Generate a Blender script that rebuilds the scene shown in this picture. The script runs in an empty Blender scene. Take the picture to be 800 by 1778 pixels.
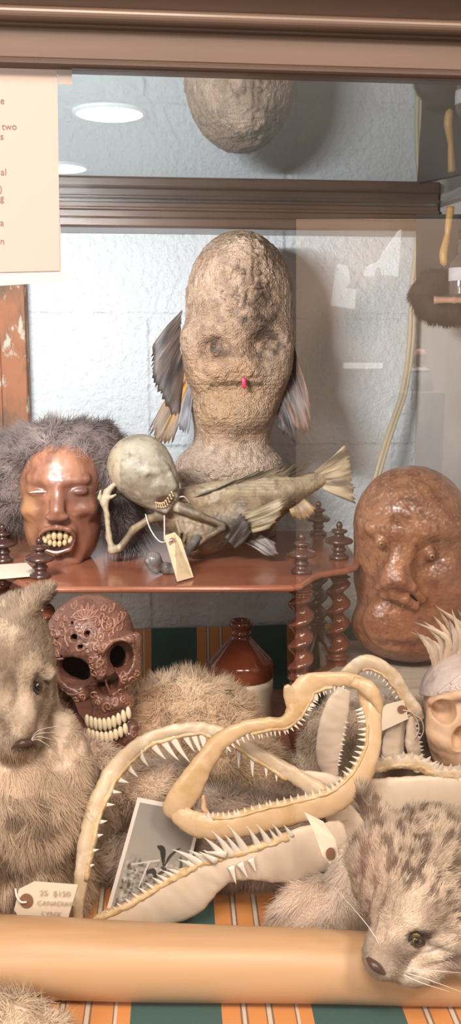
import bpy, math, random
import numpy as np
from mathutils import Vector
from mathutils.bvhtree import BVHTree
rng = np.random.default_rng(7)
C = bpy.context.scene.collection
FPX = 1700.0; PIT = math.radians(9.65); CZ = 1.4
cp_, sp_ = math.cos(PIT), math.sin(PIT)
FLOOR = CZ - 0.6
YAW = math.radians(6)
CAM = np.array([0, 0, CZ])

def P(px, py, Y):
    px, py, Y = [np.asarray(a, float) for a in (px, py, Y)]
    cx = (px - 400) / FPX; cy = (889 - py) / FPX
    t = Y / (cp_ + cy * sp_)
    return np.stack([cx * t, Y + 0 * t, (-sp_ + cy * cp_) * t + CZ], -1)
def PZ(px, py, z):
    cx = (px - 400) / FPX; cy = (889 - py) / FPX
    t = (z - CZ) / (-sp_ + cy * cp_)
    return np.array([cx * t, (cp_ + cy * sp_) * t, z])
def S(py, Y):
    return Y / (cp_ + (889 - py) / FPX * sp_) / FPX
class Fr:
    """a working frame: u right, v down, w away, in small steps on an upright plane at depth Y"""
    def __init__(s, Y, pyc): s.Y = Y; s.s = S(pyc, Y)
    def k(s, u, v, w, *r):
        """frame spot of something that stands w nearer or farther than the frame's own plane"""
        q = (s.Y + w * s.s) / s.Y; e = math.tan(math.atan((889 - v) / FPX) - PIT) * q
        v2 = 889 - FPX * math.tan(math.atan(e) + PIT); a = cp_ + (889 - v) / FPX * sp_; b = cp_ + (889 - v2) / FPX * sp_
        return (400 + (u - 400) * q / a * b, v2, w) + r
    def __call__(s, V):
        V = np.asarray(V, float)
        p = P(V[..., 0], V[..., 1], s.Y)
        p[..., 1] += V[..., 2] * s.s
        return p

# ---------- noise ----------
def _h(i, j, k, seed):
    n = (i * 374761393 + j * 668265263 + k * 2147483647 * 3 + seed * 974634777) & 0xffffffff
    n = ((n ^ (n >> 13)) * 1274126177) & 0xffffffff
    return ((n ^ (n >> 16)) & 0xffffff) / float(0xffffff)
def vnoise(X, seed=0):
    X = np.asarray(X, float); I = np.floor(X).astype(np.int64); f = X - I; f = f * f * (3 - 2 * f)
    r = 0
    for a in (0, 1):
        for b in (0, 1):
            for c in (0, 1):
                w = (f[..., 0] if a else 1 - f[..., 0]) * (f[..., 1] if b else 1 - f[..., 1]) * (f[..., 2] if c else 1 - f[..., 2])
                r = r + w * _h(I[..., 0] + a, I[..., 1] + b, I[..., 2] + c, seed)
    return r * 2 - 1
def fbm(X, o=4, seed=0):
    r = 0; a = .5; X = np.asarray(X, float)
    for i in range(o): r = r + a * vnoise(X * (2 ** i), seed + i); a *= .5
    return r
def mixc(a, b, t):
    t = np.clip(t, 0, 1)[..., None]
    return np.asarray(a) * (1 - t) + np.asarray(b) * t
def sstep(a, b, x):
    t = np.clip((x - a) / (b - a), 0, 1); return t * t * (3 - 2 * t)
def gb(V, c, r):
    """soft bump weight round a point"""
    d = (V[..., :len(c)] - np.array(c)) / np.array(r)
    return np.exp(-(d ** 2).sum(-1))

# ---------- signed distance sculpting ----------
def _rot(a):
    ax, ay, az = [math.radians(t) for t in a]
    cx, sx, cy, sy, cz, sz = math.cos(ax), math.sin(ax), math.cos(ay), math.sin(ay), math.cos(az), math.sin(az)
    return (np.array([[cz, -sz, 0], [sz, cz, 0], [0, 0, 1]]) @ np.array([[cy, 0, sy], [0, 1, 0], [-sy, 0, cy]]) @ np.array([[1, 0, 0], [0, cx, -sx], [0, sx, cx]]))
def ell(c, r, rot=None):
    c = np.array(c, float); r = np.array(r, float); R = None if rot is None else _rot(rot)
    def f(X):
        p = X - c
        if R is not None: p = p @ R
        k0 = np.sqrt(((p / r) ** 2).sum(-1)) + 1e-9; k1 = np.sqrt(((p / r ** 2) ** 2).sum(-1)) + 1e-9
        return k0 * (k0 - 1) / k1
    return f
def cap(a, b, ra, rb=None, flat=None):
    a = np.array(a, float); b = np.array(b, float); rb = ra if rb is None else rb
    def f(X):
        pa = X - a; ba = b - a
        h = np.clip((pa @ ba) / max(ba @ ba, 1e-9), 0, 1)
        return np.sqrt(((pa - h[:, None] * ba) ** 2).sum(-1)) - (ra + (rb - ra) * h)
    return f
def chain(pts, k=6):
    """round tapered chain: pts (u,v,w,r)"""
    fs = [cap(p[:3], q[:3], p[3], q[3]) for p, q in zip(pts, pts[1:])]
    def f(X):
        r = fs[0](X)
        for g in fs[1:]: r = smin(r, g(X), k)
        return r
    return f
def smin(a, b, k):
    if k <= 0: return np.minimum(a, b)
    h = np.clip(.5 + .5 * (b - a) / k, 0, 1)
    return b * (1 - h) + a * h - k * h * (1 - h)
class Blob:
    def __init__(s): s.ops = []
    def add(s, f, k=10): s.ops.append((f, k, 1)); return s
    def sub(s, f, k=6): s.ops.append((f, k, -1)); return s
    def __call__(s, X):
        r = s.ops[0][0](X)
        for f, k, m in s.ops[1:]:
            r = smin(r, f(X), k) if m > 0 else -smin(-r, f(X), k)
        return r
def nets(fn, lo, hi, h):
    lo = np.array(lo, float); hi = np.array(hi, float)
    n = np.ceil((hi - lo) / h).astype(int) + 1
    ax = [lo[i] + h * np.arange(n[i]) for i in range(3)]
    D = np.empty(n, np.float32)
    for i in range(n[0]):
        Y, Z = np.meshgrid(ax[1], ax[2], indexing='ij')
        X = np.stack([np.full(Y.size, ax[0][i]), Y.ravel(), Z.ravel()], -1)
        D[i] = fn(X).reshape(n[1], n[2])
    D[0] = D[-1] = 9; D[:, 0] = D[:, -1] = 9; D[:, :, 0] = D[:, :, -1] = 9
    ins = D < 0
    acc = np.zeros(tuple(n - 1) + (3,), np.float32); cnt = np.zeros(tuple(n - 1), np.float32)
    for axis in range(3):
        a = [slice(None)] * 3; b = [slice(None)] * 3
        a[axis] = slice(0, -1); b[axis] = slice(1, None)
        d0, d1 = D[tuple(a)], D[tuple(b)]; cr = (d0 < 0) != (d1 < 0)
        t = np.where(cr, d0 / np.where(d0 == d1, 1, d0 - d1), 0)
        o = [i for i in range(3) if i != axis]
        for p in (0, 1):
            for q in (0, 1):
                sl = [slice(None)] * 3
                sl[o[0]] = slice(0, -1) if p == 0 else slice(1, None)
                sl[o[1]] = slice(0, -1) if q == 0 else slice(1, None)
                c = cr[tuple(sl)]; tt = t[tuple(sl)]
                acc[..., axis] += np.where(c, tt, 0); acc[..., o[0]] += np.where(c, p, 0); acc[..., o[1]] += np.where(c, q, 0); cnt += c
    act = cnt > 0
    idx = np.full(act.shape, -1, np.int64); idx[act] = np.arange(act.sum())
    I = np.argwhere(act)
    V = (I + acc[act] / cnt[act][:, None]) * h + lo
    Q = []
    for axis in range(3):
        a = [slice(1, -1)] * 3; b = [slice(1, -1)] * 3
        a[axis] = slice(0, -1); b[axis] = slice(1, None)
        i0 = ins[tuple(a)]; i1 = ins[tuple(b)]
        o1, o2 = (axis + 1) % 3, (axis + 2) % 3
        E = np.argwhere(i0 != i1); flip = i0[tuple(E.T)]
        E = E + 1; E[:, axis] -= 1
        def g(p, q):
            F = E.copy(); F[:, o1] -= p; F[:, o2] -= q
            return idx[tuple(F.T)]
        q = np.stack([g(1, 1), g(0, 1), g(0, 0), g(1, 0)], -1)
        q[~flip] = q[~flip][:, ::-1]
        Q.append(q)
    Q = np.concatenate(Q)
    Q = Q[(Q >= 0).all(1)]
    for _ in range(1):
        A = np.zeros_like(V); N = np.zeros(len(V))
        for i in range(4):
            np.add.at(A, Q[:, i], V[Q[:, (i + 1) % 4]]); np.add.at(N, Q[:, i], 1)
        V = .5 * V + .5 * A / np.maximum(N, 1)[:, None]
    return V, Q
def vnormals(V, Q):
    n = np.cross(V[Q[:, 2]] - V[Q[:, 0]], V[Q[:, 3 % Q.shape[1]]] - V[Q[:, 1]])
    N = np.zeros_like(V)
    for i in range(Q.shape[1]): np.add.at(N, Q[:, i], n)
    return N / (np.linalg.norm(N, axis=1, keepdims=True) + 1e-12)

# ---------- mesh and object making ----------
def rawmesh(name, V, F, smooth=True, col=None, nor=None):
    me = bpy.data.meshes.new(name)
    V = np.ascontiguousarray(V, np.float32)
    if isinstance(F, np.ndarray):
        k = F.shape[1]; nf = len(F)
        me.vertices.add(len(V)); me.vertices.foreach_set('co', V.ravel())
        me.loops.add(nf * k); me.loops.foreach_set('vertex_index', np.ascontiguousarray(F, np.int32).ravel())
        me.polygons.add(nf); me.polygons.foreach_set('loop_start', np.arange(0, nf * k, k, dtype=np.int32))
        me.update(calc_edges=True)
    else:
        me.from_pydata(V.tolist(), [], F); me.update()
    me.polygons.foreach_set('use_smooth', np.full(len(me.polygons), smooth))
    if col is not None:
        a = me.color_attributes.new('Col', 'FLOAT_COLOR', 'POINT')
        c = np.ones((len(V), 4), np.float32); c[:, :3] = np.clip(col, 0, 4); a.data.foreach_set('color', c.ravel())
    if nor is not None: me.normals_split_custom_set_from_vertices(nor.tolist())
    me.update(); return me
def put(name, V, F, m, parent=None, smooth=True, col=None, nor=None, flip=False, loc=None):
    """one mesh object, world-space verts; origin at its parent or at the centre of its base"""
    V = np.asarray(V, float)
    if flip: F = F[:, ::-1] if isinstance(F, np.ndarray) else [tuple(reversed(f)) for f in F]
    if parent is None:
        o0 = np.array([(V[:, 0].min() + V[:, 0].max()) / 2, (V[:, 1].min() + V[:, 1].max()) / 2, V[:, 2].min()]) if loc is None else np.array(loc)
    else:
        o0 = np.array(parent['_w'])
    me = rawmesh(name, V - o0, F, smooth, col, nor)
    if m: me.materials.append(m)
    o = bpy.data.objects.new(name, me); C.objects.link(o)
    if parent is None: o.location = o0
    else: o.parent = parent
    o['_w'] = [float(t) for t in o0]
    return o
def thing(name, label, cat, loc, group=None):
    o = bpy.data.objects.new(name, None); C.objects.link(o); o.empty_display_size = .02
    o.location = [float(t) for t in loc]; o['_w'] = [float(t) for t in loc]; o['label'] = label; o['category'] = cat
    if group: o['group'] = group
    return o
def tag(o, label=None, cat=None, group=None, kind=None):
    for k, v in (('label', label), ('category', cat), ('group', group), ('kind', kind)):
        if v: o[k] = v
    return o
def sculpt(blob, lo, hi, h, fr, disp=None):
    V, Q = nets(blob, lo, hi, h)
    if disp is not None: V = V + vnormals(V, Q) * disp(V)[:, None]
    return V, Q, fr(V)
def box(c, d, rz=0, bev=0):
    """bevelled box: centre, full size, turned by rz -> verts, faces"""
    x, y, z = [t / 2 for t in d]; b = min(bev, x * .9, y * .9, z * .9) if bev else 0
    if not b:
        V = np.array([(i, j, k) for i in (-x, x) for j in (-y, y) for k in (-z, z)])
        F = [(0, 1, 3, 2), (4, 6, 7, 5), (0, 4, 5, 1), (2, 3, 7, 6), (0, 2, 6, 4), (1, 5, 7, 3)]
    else:
        ring = []
        for sx, sy in ((-1, -1), (1, -1), (1, 1), (-1, 1)):
            for t in range(4):
                a = math.atan2(sy, sx) - math.pi / 4 + t * math.pi / 6
                ring.append((sx * (x - b) + b * math.cos(a), sy * (y - b) + b * math.sin(a)))
        ring = np.array(ring); n = len(ring); V = []; F = []
        for zz, off in ((-z, b), (-z + b * .3, b * .3), (-z + b, 0), (z - b, 0), (z - b * .3, b * .3), (z, b)):
            sc = np.array([(x - off) / x, (y - off) / y]); V += [(p[0] * sc[0], p[1] * sc[1], zz) for p in ring]
        for L in range(5):
            for i in range(n): j = (i + 1) % n; F.append((L * n + i, L * n + j, L * n + n + j, L * n + n + i))
        F.append(tuple(range(n))[::-1]); F.append(tuple(range(5 * n, 6 * n)))
        V = np.array(V)
    c_, s_ = math.cos(rz), math.sin(rz)
    V = V @ np.array([[c_, s_, 0], [-s_, c_, 0], [0, 0, 1]])
    return V + np.array(c), F
def merge(*parts):
    V = []; F = []; n = 0
    for v, f in parts:
        V.append(np.asarray(v)); F += [tuple(int(i) + n for i in q) for q in f]; n += len(v)
    return np.concatenate(V), F
def lathe(prof, c, n=40, twist=None):
    """prof (r,z); closed at both ends if r=0"""
    V = []; F = []
    for r, z in prof:
        for i in range(n):
            a = 2 * math.pi * i / n; V.append((c[0] + r * math.cos(a), c[1] + r * math.sin(a), c[2] + z))
    for k in range(len(prof) - 1):
        for i in range(n): j = (i + 1) % n; F.append((k * n + i, k * n + j, k * n + n + j, k * n + n + i))
    F.append(tuple(range(n))[::-1]); F.append(tuple(range((len(prof) - 1) * n, len(prof) * n)))
    return np.array(V), F
def cr(pts, n):
    """Catmull-Rom through rows of any width"""
    p = np.array(pts, float); p = np.vstack([2 * p[0] - p[1], p, 2 * p[-1] - p[-2]])
    m = len(p) - 3; T = np.linspace(0, m - 1e-6, n); i = T.astype(int); t = (T - i)[:, None]
    a, b, c, d = p[i], p[i + 1], p[i + 2], p[i + 3]
    return .5 * (2 * b + (c - a) * t + (2 * a - 5 * b + 4 * c - d) * t ** 2 + (3 * b - a - 3 * c + d) * t ** 3)
def tube(path, r, n=8, caps=True):
    """round tube along points (world), r scalar or per point"""
    p = np.asarray(path, float); m = len(p); r = np.broadcast_to(r, m)
    T = np.gradient(p, axis=0); T /= np.linalg.norm(T, axis=1, keepdims=True) + 1e-12
    up = np.array([0, 0, 1.]) if abs(T[0, 2]) < .9 else np.array([0, 1., 0]); V = []
    N = np.cross(T[0], up); N /= np.linalg.norm(N)
    for i in range(m):
        N = N - T[i] * (N @ T[i]); N /= np.linalg.norm(N) + 1e-12; B = np.cross(T[i], N)
        for k in range(n):
            a = 2 * math.pi * k / n; V.append(p[i] + r[i] * (N * math.cos(a) + B * math.sin(a)))
    F = [(i * n + k, i * n + (k + 1) % n, i * n + n + (k + 1) % n, i * n + n + k) for i in range(m - 1) for k in range(n)]
    if caps: F.append(tuple(range(n))[::-1]); F.append(tuple(range((m - 1) * n, m * n)))
    return np.array(V), F
def bar(path, n=60, m=16, power=1.0, rough=0, seed=0):
    """flattened organic bar in frame units: rows (u,v,w,a,b): a half width across, b half thickness in depth"""
    p = cr(path, n); T = np.gradient(p[:, :3], axis=0); T /= np.linalg.norm(T, axis=1, keepdims=True)
    N = np.stack([-T[:, 1], T[:, 0], 0 * T[:, 0]], -1); N /= np.linalg.norm(N, axis=1, keepdims=True) + 1e-9
    B = np.cross(T, N)
    th = np.linspace(0, 2 * math.pi, m, endpoint=False)
    co = np.sign(np.cos(th)) * np.abs(np.cos(th)) ** power; si = np.sign(np.sin(th)) * np.abs(np.sin(th)) ** power
    a = p[:, 3].copy(); b = p[:, 4].copy()
    V = p[:, None, :3] + N[:, None] * (a[:, None] * co)[..., None] + B[:, None] * (b[:, None] * si)[..., None]
    V = V.reshape(-1, 3)
    if rough:
        V = V + rough * np.stack([fbm(V / 9, 3, seed), fbm(V / 9 + 40, 3, seed), fbm(V / 9 + 80, 3, seed)], -1) * 2
    F = [(i * m + k, i * m + (k + 1) % m, i * m + m + (k + 1) % m, i * m + m + k) for i in range(n - 1) for k in range(m)]
    F.append(tuple(range(m))[::-1]); F.append(tuple(range((n - 1) * m, n * m)))
    return V, F, p, N
def tooth(b, d, L, wd, bend=(0, 0, 0), thick=.5, n=6):
    """curved flattened fang: base point, direction, length, base half width (frame units)"""
    b = np.array(b, float); d = np.array(d, float); d /= np.linalg.norm(d)
    sd = np.cross(d, (0, 0, 1.)); sd /= np.linalg.norm(sd) + 1e-9; up = np.cross(sd, d); V = []
    bend = np.array(bend, float)
    for k, t in enumerate((-.15, .1, .4, .7, .92)):
        c = b + d * L * t + bend * max(t, 0) ** 2; w = wd * (1 - max(t, 0)) ** .85 * (1 if t > 0 else 1.15)
        for i in range(n):
            a = 2 * math.pi * i / n; V.append(c + sd * w * math.cos(a) + up * w * thick * math.sin(a))
    V.append(b + d * L + bend); q = len(V) - 1
    F = [(k * n + i, k * n + (i + 1) % n, k * n + n + (i + 1) % n, k * n + n + i) for k in range(4) for i in range(n)]
    F += [(4 * n + i, 4 * n + (i + 1) % n, q) for i in range(n)]; F.append(tuple(range(n))[::-1])
    return np.array(V), F
def fur(name, V, Q, m, parent, n, L, comb, colf, width=.0007, curl=.35, lift=.5, seed=1, keep=None, cull=-.25, lenf=None, steps=2):
    """single hairs grown from a surface (world verts V, quads Q). kind stuff: nobody could count them"""
    r = np.random.default_rng(seed)
    T = np.concatenate([Q[:, [0, 1, 2]], Q[:, [0, 2, 3]]])
    A = np.linalg.norm(np.cross(V[T[:, 1]] - V[T[:, 0]], V[T[:, 2]] - V[T[:, 0]]), axis=1)
    N = vnormals(V, Q); ctr = V[T].mean(1)
    tc = CAM - ctr; tc /= np.linalg.norm(tc, axis=1, keepdims=True)
    fn = N[T].mean(1)
    A = A * ((fn * tc).sum(1) > cull)
    if keep is not None: A = A * keep(ctr)
    k = r.choice(len(T), n, p=A / A.sum())
    u = r.random((n, 2)); fl = u.sum(1) > 1; u[fl] = 1 - u[fl]
    a, b, c = V[T[k, 0]], V[T[k, 1]], V[T[k, 2]]
    p0 = a + (b - a) * u[:, :1] + (c - a) * u[:, 1:]
    nr = N[T[k]].mean(1); nr /= np.linalg.norm(nr, axis=1, keepdims=True)
    cb = comb(p0) if callable(comb) else np.broadcast_to(np.array(comb, float), (n, 3))
    # clumps
    cl = np.stack([vnoise(p0 * 90, seed), vnoise(p0 * 90 + 9, seed), vnoise(p0 * 90 + 19, seed)], -1)
    d = nr * lift + cb + cl * curl * 1.2 + r.normal(size=(n, 3)) * curl * .35
    dn = (d * nr).sum(1, keepdims=True); d = d + nr * np.maximum(0, .12 - dn)
    d /= np.linalg.norm(d, axis=1, keepdims=True)
    ln = L * (.6 + .8 * r.random((n, 1)))
    if lenf is not None: ln = ln * lenf(p0)[:, None]
    d2 = d + cb * .6 + cl * curl + r.normal(size=(n, 3)) * curl * .3; d2 /= np.linalg.norm(d2, axis=1, keepdims=True)
    p0 = p0 - nr * L * .05
    p1 = p0 + d * ln * .5; p2 = p1 + d2 * ln * .5
    tc = CAM - p0; tc /= np.linalg.norm(tc, axis=1, keepdims=True)
    sd = np.cross(d, tc + r.normal(size=(n, 3)) * .25); sd /= np.linalg.norm(sd, axis=1, keepdims=True) + 1e-9
    w = width * (.7 + .6 * r.random((n, 1)))
    VV = np.stack([p0 - sd * w, p0 + sd * w, p1 - sd * w * .75, p1 + sd * w * .75, p2], 1).reshape(-1, 3)
    i = np.arange(n)[:, None] * 5
    F = np.concatenate([i + [0, 1, 3], i + [0, 3, 2], i + [2, 3, 4]], 0)
    g = np.cross(VV[F[:n, 1]] - VV[F[:n, 0]], VV[F[:n, 2]] - VV[F[:n, 0]]); bad = np.tile((g * tc).sum(1) < 0, 3)
    F[bad] = F[bad][:, ::-1]
    col = colf(p0, r.random(n)) * (1.14, 1.11, 1.07)
    cc = np.repeat(col, 5, 0); cc[0::5] *= .7; cc[1::5] *= .7; cc[4::5] *= 1.15
    nn = np.repeat(nr * .8 + d * .15 + tc * .15, 5, 0); nn /= np.linalg.norm(nn, axis=1, keepdims=True)
    o = put(name, VV, F, m, parent, True, cc, nn); o['kind'] = 'stuff'
    return o
def text(name, s, m, parent, o, ux, uz, size, font=None):
    """flat lettering as a mesh: o lower-left corner, ux/uz unit axes"""
    cu = bpy.data.curves.new(name, 'FONT'); cu.body = s; cu.size = size; cu.resolution_u = 3
    ob = bpy.data.objects.new('t', cu); C.objects.link(ob); bpy.context.view_layer.update()
    me = bpy.data.meshes.new_from_object(ob.evaluated_get(bpy.context.evaluated_depsgraph_get()))
    bpy.data.objects.remove(ob)
    v = np.empty(len(me.vertices) * 3); me.vertices.foreach_get('co', v); v = v.reshape(-1, 3)
    F = [tuple(p.vertices) for p in me.polygons]; bpy.data.meshes.remove(me)
    W = np.array(o) + v[:, :1] * np.array(ux) + v[:, 1:2] * np.array(uz)
    return put(name, W, F, m, parent, False)
def slab(corners, th, uz=None, nsub=1):
    """thin solid sheet from an outline (world pts), thickness th along its normal"""
    c = np.array(corners, float); n = np.cross(c[1] - c[0], c[2] - c[0]); n /= np.linalg.norm(n); k = len(c)
    V = np.concatenate([c, c - n * th]); F = [tuple(range(k)), tuple(range(k, 2 * k))[::-1]] + [(i, i + k, (i + 1) % k + k, (i + 1) % k) for i in range(k)]
    return V, F

# ---------- materials ----------
def mat(name, col=(.5, .5, .5), rough=.6, attr=False, var=None, bumps=(), metal=0, coat=0, sss=0, spec=.5, emit=None, stretch=None, rvar=None, trans=None):
    m = bpy.data.materials.new(name); m.use_nodes = True; nt = m.node_tree; N = nt.nodes; K = nt.links.new
    b = N['Principled BSDF']; b.inputs['Roughness'].default_value = rough; b.inputs['Metallic'].default_value = metal
    b.inputs['Specular IOR Level'].default_value = spec
    if coat: b.inputs['Coat Weight'].default_value = coat; b.inputs['Coat Roughness'].default_value = .12
    if sss:
        b.inputs['Subsurface Weight'].default_value = sss; b.inputs['Subsurface Radius'].default_value = (.006, .004, .003); b.inputs['Subsurface Scale'].default_value = 1
    tc = N.new('ShaderNodeTexCoord'); src = tc.outputs['Object']
    if stretch:
        mp = N.new('ShaderNodeMapping'); mp.inputs['Scale'].default_value = stretch; K(src, mp.inputs['Vector']); src = mp.outputs[0]
    if attr:
        a = N.new('ShaderNodeAttribute'); a.attribute_name = 'Col'; c = a.outputs['Color']
    else:
        rgb = N.new('ShaderNodeRGB'); rgb.outputs[0].default_value = (*col, 1); c = rgb.outputs[0]
    for v in (var or ()):
        sc, c2, lo, hi = v[:4]
        nz = N.new('ShaderNodeTexNoise'); nz.inputs['Scale'].default_value = sc; nz.inputs['Detail'].default_value = 5; nz.inputs['Roughness'].default_value = .6
        K(src, nz.inputs['Vector'])
        mr = N.new('ShaderNodeMapRange'); mr.inputs[1].default_value = lo; mr.inputs[2].default_value = hi; K(nz.outputs['Fac'], mr.inputs[0])
        mx = N.new('ShaderNodeMix'); mx.data_type = 'RGBA'; K(mr.outputs[0], mx.inputs['Factor']); K(c, mx.inputs['A'])
        mx.inputs['B'].default_value = (*c2, 1); c = mx.outputs['Result']
    K(c, b.inputs['Base Color'])
    prev = None
    for bp in bumps:
        kind, sc, st, dist = bp[:4]
        if kind == 'noise':
            t = N.new('ShaderNodeTexNoise'); t.inputs['Detail'].default_value = 6; out = t.outputs['Fac']
        elif kind == 'vor':
            t = N.new('ShaderNodeTexVoronoi'); out = t.outputs['Distance']
        elif kind == 'edge':
            t = N.new('ShaderNodeTexVoronoi'); t.feature = 'DISTANCE_TO_EDGE'; out = t.outputs['Distance']
        elif kind == 'wave':
            t = N.new('ShaderNodeTexWave'); t.inputs['Distortion'].default_value = 6; t.inputs['Detail'].default_value = 3; out = t.outputs['Fac']
        t.inputs['Scale'].default_value = sc; K(src, t.inputs['Vector'])
        bu = N.new('ShaderNodeBump'); bu.inputs['Strength'].default_value = st; bu.inputs['Distance'].default_value = dist
        if len(bp) > 4: bu.invert = bp[4]
        K(out, bu.inputs['Height'])
        if prev: K(prev, bu.inputs['Normal'])
        prev = bu.outputs[0]
    if prev: K(prev, b.inputs['Normal'])
    if rvar:
        nz = N.new('ShaderNodeTexNoise'); nz.inputs['Scale'].default_value = rvar[0]; K(src, nz.inputs['Vector'])
        mr = N.new('ShaderNodeMapRange'); mr.inputs[3].default_value = rvar[1]; mr.inputs[4].default_value = rvar[2]; K(nz.outputs['Fac'], mr.inputs[0]); K(mr.outputs[0], b.inputs['Roughness'])
    if emit: b.inputs['Emission Color'].default_value = (*emit[0], 1); b.inputs['Emission Strength'].default_value = emit[1]
    if trans:
        tr = N.new('ShaderNodeBsdfTranslucent'); K(c, tr.inputs['Color']); mx = N.new('ShaderNodeMixShader'); mx.inputs[0].default_value = trans
        K(b.outputs[0], mx.inputs[1]); K(tr.outputs[0], mx.inputs[2]); K(mx.outputs[0], N['Material Output'].inputs['Surface'])
    return m
def glassmat(name, refl, tint=(1, 1, 1), rough=0.0, gcol=(1, 1, 1)):
    m = bpy.data.materials.new(name); m.use_nodes = True; nt = m.node_tree; N = nt.nodes; K = nt.links.new; N.clear()
    o = N.new('ShaderNodeOutputMaterial'); t = N.new('ShaderNodeBsdfTransparent'); t.inputs[0].default_value = (*tint, 1)
    g = N.new('ShaderNodeBsdfGlossy'); g.inputs['Roughness'].default_value = rough; g.inputs['Color'].default_value = (*gcol, 1)
    mx = N.new('ShaderNodeMixShader'); mx.inputs[0].default_value = refl
    K(t.outputs[0], mx.inputs[1]); K(g.outputs[0], mx.inputs[2]); K(mx.outputs[0], o.inputs[0]); return m
# ================= setting =================
YW = lambda x: 1.74 + math.tan(YAW) * x          # back wall line
def wp(x, off, z):                                # point at distance off in front of the back wall
    return np.array([x + off * math.sin(YAW), YW(x) - off * math.cos(YAW), z])
def wbox(x0, x1, o0, o1, z0, z1, bev=0):
    c = (wp(x0, o0, z0) + wp(x1, o1, z1)) / 2
    return box(c, (abs(x1 - x0) / math.cos(YAW), abs(o1 - o0), z1 - z0), YAW, bev)

M = {}
def wallmat():
    m = mat('painted_block', (.68, .72, .745), .55, var=[(3, (.60, .64, .66), .35, .75)], bumps=[('noise', 85, .95, .006), ('noise', 260, .5, .002)])
    nt = m.node_tree; N = nt.nodes; K = nt.links.new; b = N['Principled BSDF']
    last = b.inputs['Normal'].links[0].from_socket
    tc = N.new('ShaderNodeTexCoord'); mp = N.new('ShaderNodeMapping'); mp.inputs['Location'].default_value = (.02, 0, 0)
    sx = N.new('ShaderNodeSeparateXYZ'); cx = N.new('ShaderNodeCombineXYZ')
    nz = N.new('ShaderNodeTexNoise'); nz.inputs['Scale'].default_value = 30
    K(tc.outputs['Object'], nz.inputs['Vector'])
    ad = N.new('ShaderNodeVectorMath'); ad.operation = 'MULTIPLY_ADD'; ad.inputs[1].default_value = (.006, .006, .006); K(nz.outputs['Color'], ad.inputs[0]); K(tc.outputs['Object'], ad.inputs[2])
    K(ad.outputs[0], sx.inputs[0]); K(sx.outputs['X'], cx.inputs['X']); K(sx.outputs['Z'], cx.inputs['Y'])
    K(cx.outputs[0], mp.inputs['Vector'])
    br = N.new('ShaderNodeTexBrick'); br.inputs['Scale'].default_value = 1; br.inputs['Brick Width'].default_value = .47; br.inputs['Row Height'].default_value = .231
    br.inputs['Mortar Size'].default_value = .008; br.inputs['Mortar Smooth'].default_value = .8
    K(mp.outputs[0], br.inputs['Vector']); global _brick; _brick = mp
    bu = N.new('ShaderNodeBump'); bu.invert = True; bu.inputs['Strength'].default_value = .5; bu.inputs['Distance'].default_value = .004
    K(br.outputs['Fac'], bu.inputs['Height']); K(last, bu.inputs['Normal']); K(bu.outputs[0], b.inputs['Normal'])
    return m
M['wall'] = wallmat()
w = wbox(-.75, .62, 0, -.05, .6, 2.2); o = put('wall_back', *w, M['wall'], smooth=False, loc=(0, 1.74, .6)); tag(o, kind='structure')
# mortar line heights: z = CZ + .054 and one block below
_brick.inputs['Location'].default_value = (.135 + .47 - .0, -(CZ + .054 - .6) + .231 * 4, 0)
M['plaster'] = mat('warm_white_plaster', (.62, .57, .53), .6, var=[(6, (.50, .46, .43), .4, .7)], bumps=[('noise', 40, .25, .003)])
xw0 = .335; a0 = wp(xw0, 0, .6); a1 = np.array([.62, .76, .6])
dv = (a1 - a0)[:2]; L = np.hypot(*dv); ang = math.atan2(dv[1], dv[0])
cen = (a0 + a1) / 2 + np.array([.02 * math.cos(ang + math.pi / 2) * 1, .02 * math.sin(ang + math.pi / 2) * 1, 0])
cen[2] = 1.2
v = box(cen, (L, .04, 1.2), ang); o = put('wall_right', *v, M['plaster'], smooth=False, loc=(cen[0], cen[1], .6)); tag(o, kind='structure')
# case floor board
M['board'] = mat('dark_board', (.12, .075, .05), .6, var=[(8, (.07, .04, .03), .4, .6)], bumps=[('noise', 60, .2, .001)])
o = put('floor', *box((0, 1.2, FLOOR - .014), (1.7, 1.3, .02), 0), M['board'], smooth=False); tag(o, kind='structure')
# painted board that closes the case above the glass shelf
M['cream_board'] = mat('pale_board', (.50, .53, .54), .6, bumps=[('noise', 70, .3, .002)])
o = put('ceiling', *box((-.05, 1.24, CZ + .2855), (1.4, 1.04, .03), YAW, .002), M['cream_board'], smooth=False); tag(o, kind='structure')
# striped cloth
def clothmat():
    m = mat('striped_cloth', (.6, .3, .1), .85, bumps=[('wave', 260, .25, .0006), ('noise', 500, .3, .0005)])
    nt = m.node_tree; N = nt.nodes; K = nt.links.new; b = N['Principled BSDF']
    tc = N.new('ShaderNodeTexCoord'); s = N.new('ShaderNodeSeparateXYZ'); K(tc.outputs['UV'], s.inputs[0])
    d = N.new('ShaderNodeMath'); d.operation = 'FRACT'; K(s.outputs['X'], d.inputs[0])
    r = N.new('ShaderNodeValToRGB'); r.color_ramp.interpolation = 'CONSTANT'; e = r.color_ramp.elements
    G = (.035, .105, .10, 1); Or = (.62, .27, .085, 1); Wt = (.62, .55, .46, 1); Br = (.22, .13, .09, 1)
    st = [(0, G), (.50, Or), (.60, Br), (.612, Wt), (.632, Br), (.642, Or), (.74, Br), (.75, Wt), (.772, Br), (.782, Or), (.90, Br), (.91, Wt), (.925, Or)]
    e[0].position = 0; e[0].color = G; e[1].position = .5; e[1].color = Or
    for p, c in st[2:]: q = e.new(p); q.color = c
    K(d.outputs[0], r.inputs[0]); K(r.outputs[0], b.inputs['Base Color']); return m
M['cloth'] = clothmat()
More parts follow.
